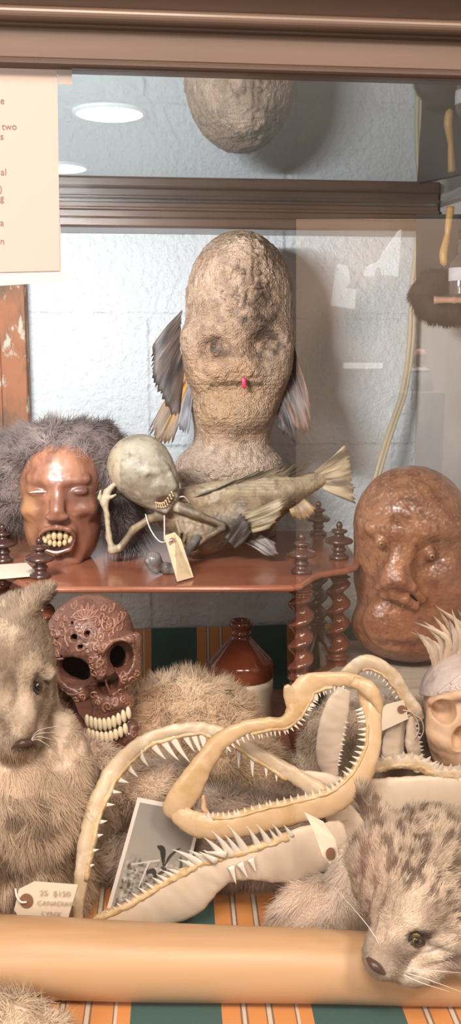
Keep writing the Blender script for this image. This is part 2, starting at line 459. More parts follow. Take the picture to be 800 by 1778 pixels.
def cloth():
    nu, nv = 120, 150; V = []; UV = []
    prof = []
    for j in range(nv):
        t = j / (nv - 1) * 1.12
        if t < .97: y = .70 + t * 1.035; z = FLOOR + .001
        else: y = .70 + .97 * 1.035 + (t - .97) * .15; z = FLOOR + .001 + (t - .97) * .62
        prof.append((y, z, t))
    for y, z, t in prof:
        for i in range(nu):
            x = -.62 + 1.22 * i / (nu - 1); yy = y + (math.tan(YAW) * x if t > .9 else math.tan(YAW) * x * t)
            zz = z + .0035 * (fbm(np.array([x * 9, yy * 9, 0]), 2, 3) + .8) * (1 if t < .97 else .3)
            yy = min(yy, YW(x) - .008); V.append((min(x, .322 + .285 * (1.775 - yy) / 1.015), yy, zz)); UV.append(((x + .09 + .058 * (yy - .79)) / .165 + .0, yy))
    F = np.array([(j * nu + i, j * nu + i + 1, (j + 1) * nu + i + 1, (j + 1) * nu + i) for j in range(nv - 1) for i in range(nu - 1)])
    o = put('striped_blanket', np.array(V), F, M['cloth'], loc=(0, .7, FLOOR))
    uv = o.data.uv_layers.new(name='UVMap'); li = np.empty(len(o.data.loops), np.int32); o.data.loops.foreach_get('vertex_index', li)
    uv.data.foreach_set('uv', np.array(UV, np.float32)[li].ravel())
    md = o.modifiers.new('s', 'SOLIDIFY'); md.thickness = .0012; md.offset = 1
    tag(o, 'orange and green striped woven blanket spread under the bones and pelts', 'blanket')
cloth()
# wooden beam at the back
M['beam'] = mat('old_varnished_beam', (.085, .045, .030), .32, var=[(9, (.16, .10, .07), .45, .75)], bumps=[('noise', 30, .3, .002)], stretch=(.25, 1, 1), coat=.3)
zb0 = CZ + .1875
bm = merge(wbox(-.75, .34, 0, .075, zb0 + .012, CZ + .2695, .002), wbox(-.75, .34, 0, .088, zb0, zb0 + .018, .004), wbox(-.75, .34, 0, .082, zb0 + .028, zb0 + .034, .002))
o = put('trim_1', *bm, M['beam'], smooth=False); tag(o, kind='structure')
# rusty angle iron
M['rust'] = mat('rusty_iron', (.36, .14, .065), .7, var=[(11, (.13, .085, .05), .50, .62), (45, (.50, .45, .36), .54, .60)], bumps=[('noise', 90, .5, .002)], stretch=(1, 1, .45))
def angle():
    x0, x1 = -.415, -.345
    a = wbox(x0, x1, .03, .036, .8, CZ + .187, .001); b = wbox(x1 - .004, x1, 0.004, .036, .8, CZ + .187, .001); c = wbox(x0 + .012, x0 + .026, .036, .041, .8, CZ + .187, .001)
    o = put('iron_post', *merge(a, b, c), M['rust'], smooth=False)
    tag(o, 'rusty upright iron post with flaking pale paint behind the paper notice', 'post')
angle()
# cable down the corner
M['cable'] = mat('ivory_cable', (.55, .47, .32), .4)
cpts = [(728, 372, 1.77), (722, 420, 1.76), (713, 500, 1.755), (708, 600, 1.75), (696, 680, 1.73), (676, 740, 1.71), (657, 800, 1.69), (640, 870, 1.68), (628, 960, 1.67), (624, 1060, 1.66), (640, 1180, 1.64), (660, 1290, 1.62)]
cw = np.array([P(*c) for c in cpts]); cw[:, 1] -= .012; cw = cr(cw, 70); cw[:, 1] = np.minimum(cw[:, 1], 1.74 + np.tan(YAW) * cw[:, 0] - .008)
o = put('power_cable', *merge(tube(cw, .0045, 8), tube(cw + [.006, -.001, 0], .003, 8)), M['cable']); tag(o, 'ivory twin cable running down the corner behind the scaly brown head', 'cable')

# ================= display case =================
PY = lambda x: .70 + math.tan(YAW) * x
case = thing('display_cabinet', 'brown wood-framed glass display case front that encloses the whole collection', 'cabinet', (0, PY(0), FLOOR))
M['frame'] = mat('brown_painted_wood', (.125, .082, .062), .38, var=[(14, (.10, .062, .046), .4, .7)], bumps=[('noise', 45, .15, .001)], stretch=(.2, 1, 1), coat=.15)
M['frame_dark'] = mat('dark_bead', (.06, .035, .025), .4)
def rail(prof, x0, x1, m, name):
    V = []; n = len(prof)
    for x in (x0, x1):
        for d, z in prof: V.append((x + d * math.sin(YAW), PY(x) - d * math.cos(YAW), CZ + z))
    F = [(i, (i + 1) % n, (i + 1) % n + n, i + n) for i in range(n)] + [tuple(range(n))[::-1], tuple(range(n, 2 * n))]
    o = put(name, np.array(V), F, m, case, smooth=False); return o
def arc(c, r, a0, a1, n=8): return [(c[0] + r * math.cos(math.radians(a0 + (a1 - a0) * i / n)), c[1] + r * math.sin(math.radians(a0 + (a1 - a0) * i / n))) for i in range(n + 1)]
rl = rail([(-.022, .183), (.004, .183), (.006, .186), (.006, .204), (-.022, .204)], -.45, .5, M['frame'], 'top_rail')
rail([(0, .1795), (.007, .1795)] + arc((.007, .182), .0028, -80, 80, 5) + [(0, .185)], -.45, .5, M['frame_dark'], 'bead')
rail([(-.022, .2045)] + [(.006, .2045), (.008, .2060)] + arc((.012, .2105), .0045, -90, 60, 8) + [(.010, .2160), (.018, .2250), (.030, .231), (.034, .2365), (-.022, .2365)], -.45, .5, M['frame'], 'cornice')
rail([(-.01, .2036), (.0068, .2036), (.0068, .2048), (-.01, .2048)], -.45, .5, M['frame_dark'], 'groove')
M['pane'] = glassmat('pane_glass', .095, (.97, .97, .965), .008)
gv = []
for x in (-.45, .5):
    for d in (.0, -.004):
        for z in (FLOOR - .02, CZ + .19): gv.append((x + d * math.sin(YAW), PY(x) - d * math.cos(YAW), z))
o = put('glass_pane', np.array(gv), [(0, 1, 5, 4), (2, 6, 7, 3), (0, 2, 3, 1), (4, 5, 7, 6), (1, 3, 7, 5), (0, 4, 6, 2)], M['pane'], case, smooth=False)
# only the outer face mirrors; the inner face is plainly clear
M['clear'] = glassmat('clear_glass_face', .0, (1, 1, 1)); o.data.materials.append(M['clear'])
for i, p in enumerate(o.data.polygons): p.material_index = 0 if i == 0 else 1
M['sheet'] = glassmat('shelf_glass', .50, (.86, .92, .92), .02, (.93, .97, .98))
def gshelf():
    z0 = CZ + .2275; xs = (-.5, .34); pts = []
    for x in xs:
        pts.append((x, PY(x) + .02, z0)); pts.append((x, YW(x) - .09, z0))
    a, b, c, d = pts; V = np.array([a, c, d, b] + [(p[0], p[1], z0 + .006) for p in (a, c, d, b)])
    o = put('glass_shelf', V, [(0, 3, 2, 1), (4, 5, 6, 7), (0, 1, 5, 4), (1, 2, 6, 5), (2, 3, 7, 6), (3, 0, 4, 7)], M['sheet'], smooth=False)
    o.data.materials.append(M['clear']); o.data.polygons[1].material_index = 1
    tag(o, 'mirror-like glass shelf above the scaly bust, reflecting its crown', 'shelf')
gshelf()
# round lamps
M['lampw'] = mat('lamp_disc', (.9, .9, .9), .5, emit=((1, .95, .88), 9.0)); M['lring'] = mat('lamp_ring', (.7, .7, .7), .35)
for k, (px, py, lab) in enumerate(((190, 196, 'round white ceiling lamp shining through the glass shelf, clear of the notice'), (105, 291, 'round white ceiling lamp half hidden by the edge of the paper notice'))):
    c = PZ(px, py, CZ + .2685); t = thing('ceiling_lamp', lab, 'lamp', c, 'ceiling lamps above the glass shelf')
    put('diffuser', *lathe([(.001, -.0030), (.036, -.0030), (.040, -.0015), (.040, .0015)], c, 48), M['lampw'], t)
    put('ring', *lathe([(.041, -.002), (.043, -.002), (.044, .0015), (.041, .0015)], c, 48), M['lring'], t)

# paper notice taped outside the pane
M['paper'] = mat('notice_paper', (.43, .345, .315), .7, bumps=[('noise', 20, .1, .001)]); M['paper2'] = mat('white_sheet', (.52, .47, .47), .6); M['ink'] = mat('grey_ink', (.20, .15, .15), .8)
M['tape'] = mat('cloudy_tape', (.34, .31, .28), .3)
def pp(px, py, d=.0):   # point on the pane plane (outside by d)
    r = P(px, py, 1.0) - CAM; n = np.array([math.sin(YAW), -math.cos(YAW), 0]); p0 = np.array([0, .70, CZ]) + n * d
    return CAM + r * (((p0 - CAM) @ n) / (r @ n))
t = thing('paper_notice', 'typed paper notice taped to the upper left of the glass', 'notice', pp(40, 494, .001))
put('backing_sheet', *slab([pp(-60, 470, .0012), pp(-60, 500, .0012), pp(112, 489, .0012), pp(107, 440, .0012), pp(100, 300, .0012)], .0004), M['paper2'], t, False)
put('sheet', *slab([pp(-60, 88, .002), pp(-60, 474, .002), pp(104, 470, .002), pp(99, 95, .002)], .0004), M['paper'], t, False)
put('tape', *slab([pp(12, 85, .0026), pp(16, 103, .0026), pp(99, 106, .0026), pp(101, 147, .0026), pp(126, 147, .0026), pp(122, 92, .0026)], .0003), M['tape'], t, False)
ux = pp(40, 200) - pp(0, 200); ux /= np.linalg.norm(ux)
for s, x, y in (('e', 0, 180), ('two', 3, 225), ('s', 0, 242), ('al', 1, 304), (')', -1, 333), ('g', 0, 349), ('a', 0, 392), ('n', 0, 424)):
    tx = text('lettering', s, M['ink'], t, pp(x, y, .0024), ux, (0, 0, 1), .0062)

# things behind the camera that the pane mirrors
def mirror(p):
    n = np.array([math.sin(YAW), -math.cos(YAW), 0]); p0 = np.array([0, .70, CZ]); p = np.asarray(p, float)
    return p - 2 * ((p - p0) @ n)[..., None] * n
def mbox(px0, px1, py0, py1, Yv, d=.03):
    q = [mirror(P(a, b, Yv)) for a, b in ((px0, py0), (px1, py0), (px1, py1), (px0, py1))]; q = np.array(q)
    n = np.array([0, 1, 0]); V = np.concatenate([q, q - [0, d, 0]]); return V, [(0, 1, 2, 3), (7, 6, 5, 4), (0, 4, 5, 1), (1, 5, 6, 2), (2, 6, 7, 3), (3, 7, 4, 0)]
def mpoly(pts, Yv, d=.02):
    q = np.array([mirror(P(a, b, Yv)) for a, b in pts]); k = len(q); V = np.concatenate([q, q - [0, d, 0]])
    return V, [tuple(range(k)), tuple(range(k, 2 * k))[::-1]] + [(i, i + k, (i + 1) % k + k, (i + 1) % k) for i in range(k)]
M['veilpanel'] = mat('veil_panel_beige', (.72, .58, .47), .8, var=[(2.5, (.50, .39, .31), .4, .7)])
o = put('veil_panel', *mbox(514, 1000, 380, 1500, 2.5), M['veilpanel'], smooth=False); tag(o, kind='structure')  # panel added behind the camera so the pane shows a beige haze
M['hazedark'] = mat('dark_haze_blocker', (.045, .035, .03), .7)  # dark boards added out of view to keep haze off the rest
def backdrop():
    q = [(-1400, 0), (513, 0), (513, 1778), (-1400, 1778)]
    v, f = mpoly(q, 2.5, .03); o = put('haze_blocker', v, f, M['hazedark'], smooth=False); tag(o, kind='structure')
    v, f = mpoly([(-1400, -900), (2200, -900), (2200, 378), (514, 378), (514, -2), (-1400, -2)], 2.5, .03); o = put('upper_haze_blocker', v, f, M['hazedark'], smooth=False); tag(o, kind='structure')
    v, f = mpoly([(514, 1502), (2200, 1502), (2200, 2600), (-1400, 2600), (-1400, 1780), (514, 1780)], 2.5, .03); o = put('lower_haze_blocker', v, f, M['hazedark'], smooth=False); tag(o, kind='structure')
backdrop()
o = put('floor_shop', *box((0, -.75, -.011), (3.0, 2.4, .02)), M['board'], smooth=False); tag(o, kind='structure')
M['lit'] = mat('reflection_glow', (.9, .9, .9), .5, emit=((1, .9, .82), 2.0))  # glowing shapes added behind the camera as bright reflections for the pane
o = put('glow_shape_1', *mpoly([(578, 530), (588, 458), (604, 462), (608, 490), (600, 500), (618, 502), (616, 536)], 2.44), M['lit'], smooth=False); tag(o, kind='structure')
o = put('glow_shape_2', *mpoly([(636, 478), (640, 462), (662, 452), (668, 438), (697, 398), (691, 480), (668, 476), (664, 462), (652, 466), (650, 480)], 2.44), M['lit'], smooth=False); tag(o, kind='structure')
o = put('glow_bar', *mbox(600, 664, 630, 640, 2.44, .02), M['lit'], smooth=False); tag(o, kind='structure')
# ================= whatnot shelf =================
M['mahog'] = mat('red_mahogany', (.33, .115, .062), .26, var=[(10, (.19, .058, .030), .42, .68)], bumps=[('noise', 40, .08, .001)], stretch=(.25, 1.2, 1), coat=.5)
M['mahog_edge'] = mat('mahogany_edge', (.13, .035, .018), .28, coat=.4)
M['turned'] = mat('dark_turned_wood', (.060, .026, .020), .22, var=[(30, (.10, .045, .035), .5, .7)], coat=.6)
M['twist'] = mat('polished_twist_wood', (.15, .046, .027), .18, var=[(40, (.10, .03, .018), .45, .65)], coat=.7)
ZS = float(PZ(400, 1018, 0)[0] * 0 + CZ - .2989)          # top of the upper board
ZL = CZ - .4465
def outline():
    px = [(-60, 930), (-60, 985), (-10, 990), (20, 1002), (45, 1016), (60, 1019), (200, 1019), (380, 1018), (508, 1017), (524, 1014), (536, 1006), (546, 999), (560, 994), (580, 990), (604, 987), (619, 982), (624, 974), (616, 962), (598, 936), (590, 922), (400, 921), (0, 925)]
    return np.array([PZ(a, b, ZS)[:2] for a, b in px])
OUT = outline()
def board(z, th, name, parent, grow=0, ol=OUT):
    c = ol.mean(0); V = []; n = len(ol)
    for dz, s in ((0, -.003), (-.0015, 0), (-th * .5, .0012), (-th + .0015, 0), (-th, -.003)):
        d = ol - c; L = np.linalg.norm(d, axis=1, keepdims=True); q = c + d * (1 + (s + grow) / L); V += [(a, b, z + dz) for a, b in q]
    F = [tuple(range(n)), tuple(range(4 * n, 5 * n))[::-1]] + [(k * n + i, k * n + n + i, k * n + n + (i + 1) % n, k * n + (i + 1) % n) for k in range(4) for i in range(n)]
    return put(name, np.array(V), F, M['mahog'], parent, smooth=False)
wn = thing('whatnot_shelf', 'red mahogany tiered shelf with barley-twist posts and turned finials, carrying the wooden head', 'shelf', (.0, 1.38, FLOOR + .001))
b1 = board(ZS, .0085, 'shelf_board', wn); ZB = FLOOR + .030; board(ZB, .012, 'shelf_board', wn)
posts = [PZ(523, 995, ZS), PZ(588, 970, ZS), PZ(552, 928, ZS), PZ(70, 1003, ZS), PZ(6, 975, ZS)]
fin = [(0.0005, .054), (.0020, .0538), (.0042, .051), (.0048, .048), (.0040, .0455), (.0034, .0445), (.0036, .0435), (.0105, .0420), (.0118, .0400), (.0105, .0380), (.0070, .0368), (.0066, .0345), (.0085, .0325), (.0150, .0305), (.0190, .0280), (.0200, .0255), (.0185, .0230), (.0110, .0215), (.0085, .0195), (.0080, .0165), (.0100, .0150), (.0104, .0130), (.0085, .0115), (.0078, .0085), (.0110, .0065), (.0138, .0045), (.0142, .0018), (.0130, .0)][::-1]
def twist(c, z0, z1, R, pitch, ph, n=22):
    """barley-twist post: an off-centre round section that turns as it rises, plain collars at the ends"""
    H = z1 - z0; m = 130; V = []
    for k in range(m):
        t = k / (m - 1); z = z0 + H * t; a = 2 * math.pi * (z - z0) / pitch + ph
        tw = float(sstep(.05, .12, t) * (1 - sstep(.80, .86, t))); r = R * (.72 * tw + (1 - tw) * .66); off = R * .28 * tw
        for c0, w_, h_ in ((.02, .025, .30), (.875, .012, .30), (.93, .012, .22), (.985, .02, .25)): r += R * h_ * math.exp(-((t - c0) / w_) ** 2)
        for i in range(n):
            b = 2 * math.pi * i / n; V.append((c[0] + off * math.cos(a) + r * math.cos(b), c[1] + off * math.sin(a) + r * math.sin(b), z))
    F = [(k * n + i, k * n + (i + 1) % n, k * n + n + (i + 1) % n, k * n + n + i) for k in range(m - 1) for i in range(n)]
    F += [tuple(range(n))[::-1], tuple(range((m - 1) * n, m * n))]; return np.array(V), F
for k, p in enumerate(posts):
    put('finial', *lathe([(r * 1.0, z) for r, z in fin], (p[0], p[1], ZS), 36), M['turned'], wn)
    put('twist_post', *twist(p, ZL, ZS - .0085, .0180, .030, k * 1.3), M['twist'] if k != 2 else M['turned'], wn)
    put('lower_post', *lathe([(.010, ZB), (.016, ZB + .003), (.017, ZB + .013), (.010, ZB + .020), (.012, ZB + .03), (.019, ZB + .055), (.018, ZB + .070), (.010, ZB + .082), (.017, ZB + .092), (.019, ZB + .100), (.013, ZL)], (p[0], p[1], 0), 28), M['twist'], wn)
    put('foot', *lathe([(.006, FLOOR + .0055), (.012, FLOOR + .007), (.015, FLOOR + .012), (.009, ZB - .012)], (p[0], p[1], 0), 24), M['turned'], wn)
# end stretchers between the three right-hand posts
for a, b in ((0, 1), (1, 2), (0, 2)):
    A, B = posts[a], posts[b]; c = (A + B) / 2; d = B - A
    put('stretcher', *box((c[0], c[1], ZL - .012), (float(np.hypot(d[0], d[1])), .010, .020), math.atan2(d[1], d[0]), .002), M['mahog_edge'], wn, False)
put('end_panel', *box(((posts[0][0] + posts[2][0]) / 2, (posts[0][1] + posts[2][1]) / 2, (ZB + ZL) / 2 - .012), (.008, float(np.hypot(*(posts[2] - posts[0])[:2])) - .03, ZL - ZB - .026), math.atan2(posts[2][1] - posts[0][1], posts[2][0] - posts[0][0]) - math.pi / 2, .001), M['mahog_edge'], wn, False)

# paper tag lying at the left end of the shelf
M['card'] = mat('cream_card', (.78, .68, .55), .75, bumps=[('noise', 60, .12, .0006)]); M['card2'] = mat('manila_card', (.60, .45, .28), .75, var=[(50, (.52, .38, .22), .5, .7)])
M['ring'] = mat('brown_reinforcement_ring', (.24, .12, .075), .7); M['string'] = mat('cotton_string', (.75, .68, .60), .8); M['pencil'] = mat('pencil_marks', (.42, .34, .28), .9)
q = [PZ(a, b, ZS + .0035) for a, b in ((-40, 983), (30, 978), (46, 977), (60, 990), (58, 1000), (-40, 1008))]
tt = thing('paper_tag', 'blank cream paper tag lying on the left end of the wooden shelf', 'tag', q[0])
put('card', *slab(q[::-1], .0005), M['card'], tt, False)

# brown stoneware bottle
M['stone_top'] = mat('brown_glaze', (.22, .055, .026), .13, var=[(12, (.12, .028, .014), .45, .7)], coat=.8); M['stone_low'] = mat('cream_stoneware', (.62, .50, .38), .28, var=[(9, (.50, .38, .27), .45, .75)], coat=.4)
bc = PZ(418, 1300, FLOOR + .004); bc = np.array([float(P(418, 1160, 1.41)[0]), 1.41, ZB + .0005])
bt = thing('stoneware_bottle', 'two-tone stoneware bottle with brown glazed shoulder and narrow open neck', 'bottle', bc)
BD = ZB - FLOOR - .004; ps = [(.044, 0), (.0475, .003), (.0485, .008), (.0485, .095 - BD), (.0482, .1065 - BD)]
put('body', *lathe(ps, bc, 56), M['stone_low'], bt)
ps2 = [(.0484, .1062), (.0490, .108), (.0488, .124), (.0475, .129), (.0455, .132), (.0160, .164), (.0135, .168), (.0135, .171), (.0150, .1725), (.0150, .174), (.0135, .1755), (.0140, .180), (.0170, .184), (.0172, .190), (.0150, .1925), (.0115, .1925), (.0100, .189), (.0098, .165), (.002, .160)]
ps2 = [(r, z - BD) for r, z in ps2]; put('glazed_shoulder', *lathe(ps2, bc, 56), M['stone_top'], bt)
mk = []
for i, (dx, dz, h) in enumerate(((.016, .070, .007), (.0195, .070, .007), (.023, .070, .007), (.026, .070, .007))):
    y = -math.sqrt(.0488 ** 2 - (dx) ** 2); mk.append(box((bc[0] + dx, bc[1] + y, bc[2] + dz - BD), (.0012, .0006, h), math.atan2(dx, -y)))
put('printed_marks', *merge(*mk), M['ink'], bt, False)

# weathered plank behind the jaws at right
M['drift'] = mat('weathered_wood', (.44, .37, .30), .8, var=[(16, (.22, .17, .13), .5, .7), (5, (.54, .47, .40), .5, .7)], bumps=[('noise', 22, .9, .006)], stretch=(.3, 1.5, 3.2))
zt = CZ - .4545
pc = [(-.02 + .11, 1.18), (.36, 1.18)]
def plank():
    x0, x1, y0, y1 = .135, .395, 1.20, 1.475; nx, ny = 60, 40; V = []; 
    prof = [(y0 + .02, FLOOR + .0045), (y0, FLOOR + .03), (y0 - .004, FLOOR + .07), (y0 + .004, FLOOR + .11), (y0 + .02, zt - .008), (y0 + .04, zt - .0015)] + [(y0 + .04 + (y1 - y0 - .04) * t, zt) for t in np.linspace(.05, 1, 12)] + [(y1, FLOOR + .0045)]
    n = len(prof)
    for i in range(nx):
        x = x0 + (x1 - x0) * i / (nx - 1)
        for y, z in prof:
            d = .004 * fbm(np.array([x * 8, y * 25, z * 55]), 3, 4) * (0 if z > zt - .001 else 1)
            V.append((x, y + d + .06 * (x - x0) * (1 if y < y0 + .05 else 0), z))
    F = [(i * n + k, i * n + n + k, i * n + n + (k + 1) % n, i * n + (k + 1) % n) for i in range(nx - 1) for k in range(n)] + [tuple(range(n)), tuple(range((nx - 1) * n, nx * n))[::-1]]
    o = put('wooden_block', np.array(V), F, M['drift'])
    tag(o, 'grey weathered block of wood under the scaly brown head', 'block')
plank()

# pale pole across the front
M['pole'] = mat('polished_pale_pole', (.55, .35, .20), .46, var=[(12, (.42, .24, .12), .48, .68), (4, (.62, .445, .29), .5, .75)], bumps=[('noise', 20, .12, .001)], stretch=(.14, 1, 2.6), coat=.05)
def pole():
    xs = np.linspace(-.46, .50, 90); path = []; rr = []
    for x in xs:
        t = (x + .24) / .45; r = .0365 - .0068 * t
        path.append((x, .830 - .012 * t, FLOOR + .003 + r + .0006 * math.sin(x * 25))); rr.append(r)
    o = put('round_pole', *tube(path, np.array(rr), 48), M['pole']); tag(o, 'smooth pale tapering pole lying across the front of the case', 'pole')
pole()
# ================= scaly bust =================
M['fishskin'] = mat('dried_fish_skin', attr=True, rough=.55, var=[(60, (.33, .22, .13), .52, .72)], bumps=[('edge', 280, .9, .003), ('noise', 110, .9, .005)])
M['fin'] = mat('dried_fin', attr=True, rough=.5, bumps=[('noise', 300, .3, .0006)])
M['socket'] = mat('dark_hollow', (.035, .022, .016), .7)
def bust():
    fr = Fr(1.53, 640); B = Blob()
    B.add(ell((416, 520, 0), (92, 120, 92))); B.add(ell((413, 615, 8), (97, 110, 88)), 30); B.add(ell((411, 690, 2), (76, 78, 70)), 22)
    B.add(cap((345, 590, -45), (360, 640, -40), 30), 25); B.add(cap((478, 585, -40), (466, 640, -38), 30), 25)
    # neck, turned-out base
    B.add(cap((404, 690, 16), (402, 770, 22), 66, 66), 20); B.add(ell((398, 812, 12), (94, 48, 74)), 16); B.add(ell((392, 870, 18), (82, 60, 66)), 24); B.add(ell((396, 920, 18), (84, 50, 70)), 14)
    # brow bump, cheeks, muzzle
    B.add(ell((420, 470, -62), (46, 52, 32)), 22); B.add(ell((404, 560, -66), (50, 34, 26)), 22); B.add(ell((402, 636, -64), (44, 26, 28)), 20); B.add(ell((404, 596, -60), (20, 46, 26)), 14)
    B.sub(ell((372, 606, -88), (25, 19, 24)), 12); B.sub(ell((462, 600, -84), (32, 28, 24)), 14)
    B.add(ell((379, 604, -66), (14, 12, 14)), 5)
    B.sub(cap((368, 668, -92), (392, 662, -97), 4.5), 3); B.sub(cap((392, 662, -97), (420, 662, -97), 4.5), 3); B.sub(cap((420, 662, -97), (452, 669, -90), 4.5), 3)
    B.add(ell((408, 712, -34), (60, 36, 46)), 16); B.sub(cap((330, 768, -66), (470, 768, -66), 5), 12); B.sub(cap((326, 690, -50), (366, 736, -66), 5), 10); pass
    pass
    def disp(V):
        lump = gb(V, (425, 475), (42, 62)) + .6 * gb(V, (390, 520), (70, 30)) + .5 * gb(V, (352, 700), (34, 34)) + .5 * gb(V, (405, 645), (60, 18)) + .35 * gb(V, (400, 800), (90, 40)) + .6 * gb(V, (379, 604), (14, 14))
        return 1.6 * fbm(V / 30, 3, 3) + .9 * (np.sin(V[:, 0] * .75 + V[:, 1] * .45) * np.sin(V[:, 0] * .75 - V[:, 1] * .45)) * .6 + lump * 20 * (np.abs(fbm(V / 12, 3, 9)) - .12) + 1.5 * np.abs(fbm(V / 8, 2, 19)) + .8 * fbm(V / 6, 2, 5)
    V, Q, W = sculpt(B, (300, 385, -125), (520, 975, 120), 2.2, fr, disp)
    n1 = fbm(V / 40, 4, 11); n2 = fbm(V / 14, 3, 21)
    col = mixc((.46, .30, .20), (.70, .51, .38), n1 * 1.8 + .5); col = mixc(col, (.44, .23, .11), sstep(.05, .45, n1 * .7 + gb(V, (380, 640), (90, 90)) * .45) * .6)
    col = mixc(col, (.24, .16, .11), sstep(.02, .3, n2 * .8 + .10 * gb(V, (425, 480), (60, 80))) * .6)
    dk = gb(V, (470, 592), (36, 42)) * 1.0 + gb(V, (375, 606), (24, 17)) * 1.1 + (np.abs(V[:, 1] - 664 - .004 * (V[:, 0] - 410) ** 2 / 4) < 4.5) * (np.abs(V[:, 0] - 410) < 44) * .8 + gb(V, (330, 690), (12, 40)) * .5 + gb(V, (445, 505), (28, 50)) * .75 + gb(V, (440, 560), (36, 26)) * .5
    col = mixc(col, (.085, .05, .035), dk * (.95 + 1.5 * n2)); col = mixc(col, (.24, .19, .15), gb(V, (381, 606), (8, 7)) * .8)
    col = mixc(col, (.40, .24, .10), gb(V, (405, 700), (60, 50)) * .5)
    col = mixc(col, (.55, .42, .33), sstep(760, 790, V[:, 1]) * .6)
    t = thing('scaly_bust', 'tall tan bust of dried fish skin with dark fins for ears, below the beam', 'bust', fr((396, 940, 10)))
    put('head', W, Q, M['fishskin'], t, col=col)
    M['red'] = mat('crimson_paint', (.65, .02, .10), .4)
    v, f = box((0, 0, 0), (7, 17, 5), 0, 1.5); v = v[:, [0, 2, 1]]; v = np.array([[a, c if False else c, b] for a, b, c in box((0, 0, 0), (7, 6, 17), 0, 1.5)[0]]); v = v + [422, 661, -96]
    put('tongue', fr(v), box((0, 0, 0), (7, 6, 17), 0, 1.5)[1], M['red'], t)['label'] = 'small crimson mark between the lips'
    # plinth hidden behind the curled fish
    z1 = fr((396, 955, 0))[2]; bp = fr((396, 940, 16)); M['plinth'] = mat('dark_plinth', (.05, .03, .02), .4)
    put('plinth', *box((bp[0], bp[1] - .0, (ZS + z1) / 2 + .006), (.115, .07, z1 - ZS + .010), 0, .003), M['plinth'], t, False)
    return t, fr
def finmesh(fr, roots, tips, n, m=9, bow=10, ridge=1.6, thick=1.2, jag=.12, seed=0):
    """ribbed fin in frame units. roots, tips: polylines (u,v,w). each ray is a ridge, the web between is thinner"""
    r = np.random.default_rng(seed); R = cr(roots, n * 2 + 1); T = cr(tips, n * 2 + 1); V = []; A = []; Rr = []
    jj = 1 - jag * r.random(n * 2 + 1); jj[0::2] -= jag * .8
    for i in range(2 * n + 1):
        for k in range(m):
            t = k / (m - 1); tt = t * jj[i]; p = R[i] * (1 - tt) + T[i] * tt
            d = (T[i] - R[i]); sd = np.array([-d[1], d[0], 0]); sd = sd / (np.linalg.norm(sd) + 1e-9)
            p = p + np.array([0, 0, -bow * math.sin(math.pi * min(tt, 1) * .8)]) - [0, 0, (ridge if i % 2 else 0) * (1 - t * .7)] + sd * 2 * float(vnoise(np.array([i * .6, t * 2, seed])))
            V.append(p); A.append(tt); Rr.append(i)
    V = np.array(V); nv = len(V); F = [(i * m + k, i * m + k + 1, i * m + m + k + 1, i * m + m + k) for i in range(2 * n) for k in range(m - 1)]
    V2 = V + [0, 0, thick]; F2 = [tuple(q + nv for q in reversed(f)) for f in F]
    E = [(k, k + nv, k + 1 + nv, k + 1) for k in range(m - 1)] + [(2 * n * m + k, 2 * n * m + k + 1, 2 * n * m + k + 1 + nv, 2 * n * m + k + nv) for k in range(m - 1)]
    E += [(i * m + m - 1, i * m + m - 1 + nv, i * m + 2 * m - 1 + nv, i * m + 2 * m - 1) for i in range(2 * n)]
    return np.concatenate([V, V2]), F + F2 + E, np.tile(A, 2), np.tile(Rr, 2)
def finput(parent, fr, roots, tips, n, colf, name='fin', **k):
    V, F, A, R = finmesh(fr, roots, tips, n, **k); return put(name, fr(V), F, M['fin'], parent, col=colf(V, A, R))
def fcol(V, A, R, c1=(.035, .028, .028), c2=(.13, .09, .07), tip=(.55, .27, .06), tipw=0, seed=0):
    s = fbm(np.stack([R * .45, A * 2, 0 * A + seed], -1), 3, 7) * 1.6 + .5; c = mixc(c1, c2, s)
    st = (R % 4 == 1); c = mixc(c, (.42, .36, .32), st * .35 * (1 - A) * (vnoise(np.stack([R * .5, A * 3, 0 * A], -1), 5) > .1))
    return mixc(c, tip, sstep(.25, .8, A) * tipw)
bu, bfr = bust()
finput(bu, bfr, [(316, 538, -10), (314, 590, -5), (318, 650, 0)], [(262, 605, -15), (268, 670, -20), (312, 742, -20)], 18, lambda V, A, R: fcol(V, A, R, seed=1), seed=1, jag=.08)
finput(bu, bfr, [(318, 640, 0), (324, 665, -4), (326, 680, -8)], [(256, 745, -25), (272, 775, -30), (302, 775, -30)], 9, lambda V, A, R: fcol(V, A, R, (.16, .08, .03), (.50, .25, .05), (.10, .08, .07), .7, seed=2), seed=2)
finput(bu, bfr, [(328, 660, -12), (332, 675, -14), (334, 690, -16)], [(306, 745, -30), (318, 752, -32), (330, 752, -32)], 5, lambda V, A, R: fcol(V, A, R, (.30, .30, .34), (.12, .11, .12), seed=3), seed=3)
finput(bu, bfr, [(506, 585, 0), (500, 630, 2), (488, 690, -6)], [(540, 700, -25), (540, 760, -30), (512, 745, -25)], 13, lambda V, A, R: fcol(V, A, R, (.03, .022, .022), (.17, .09, .055), (.20, .11, .07), .5, seed=4), seed=4)
finput(bu, bfr, [(486, 660, -4), (484, 690, -6), (480, 715, -8)], [(524, 785, -22), (505, 765, -22), (482, 745, -20)], 7, lambda V, A, R: fcol(V, A, R, (.03, .025, .03), (.10, .07, .06), seed=5), seed=5)

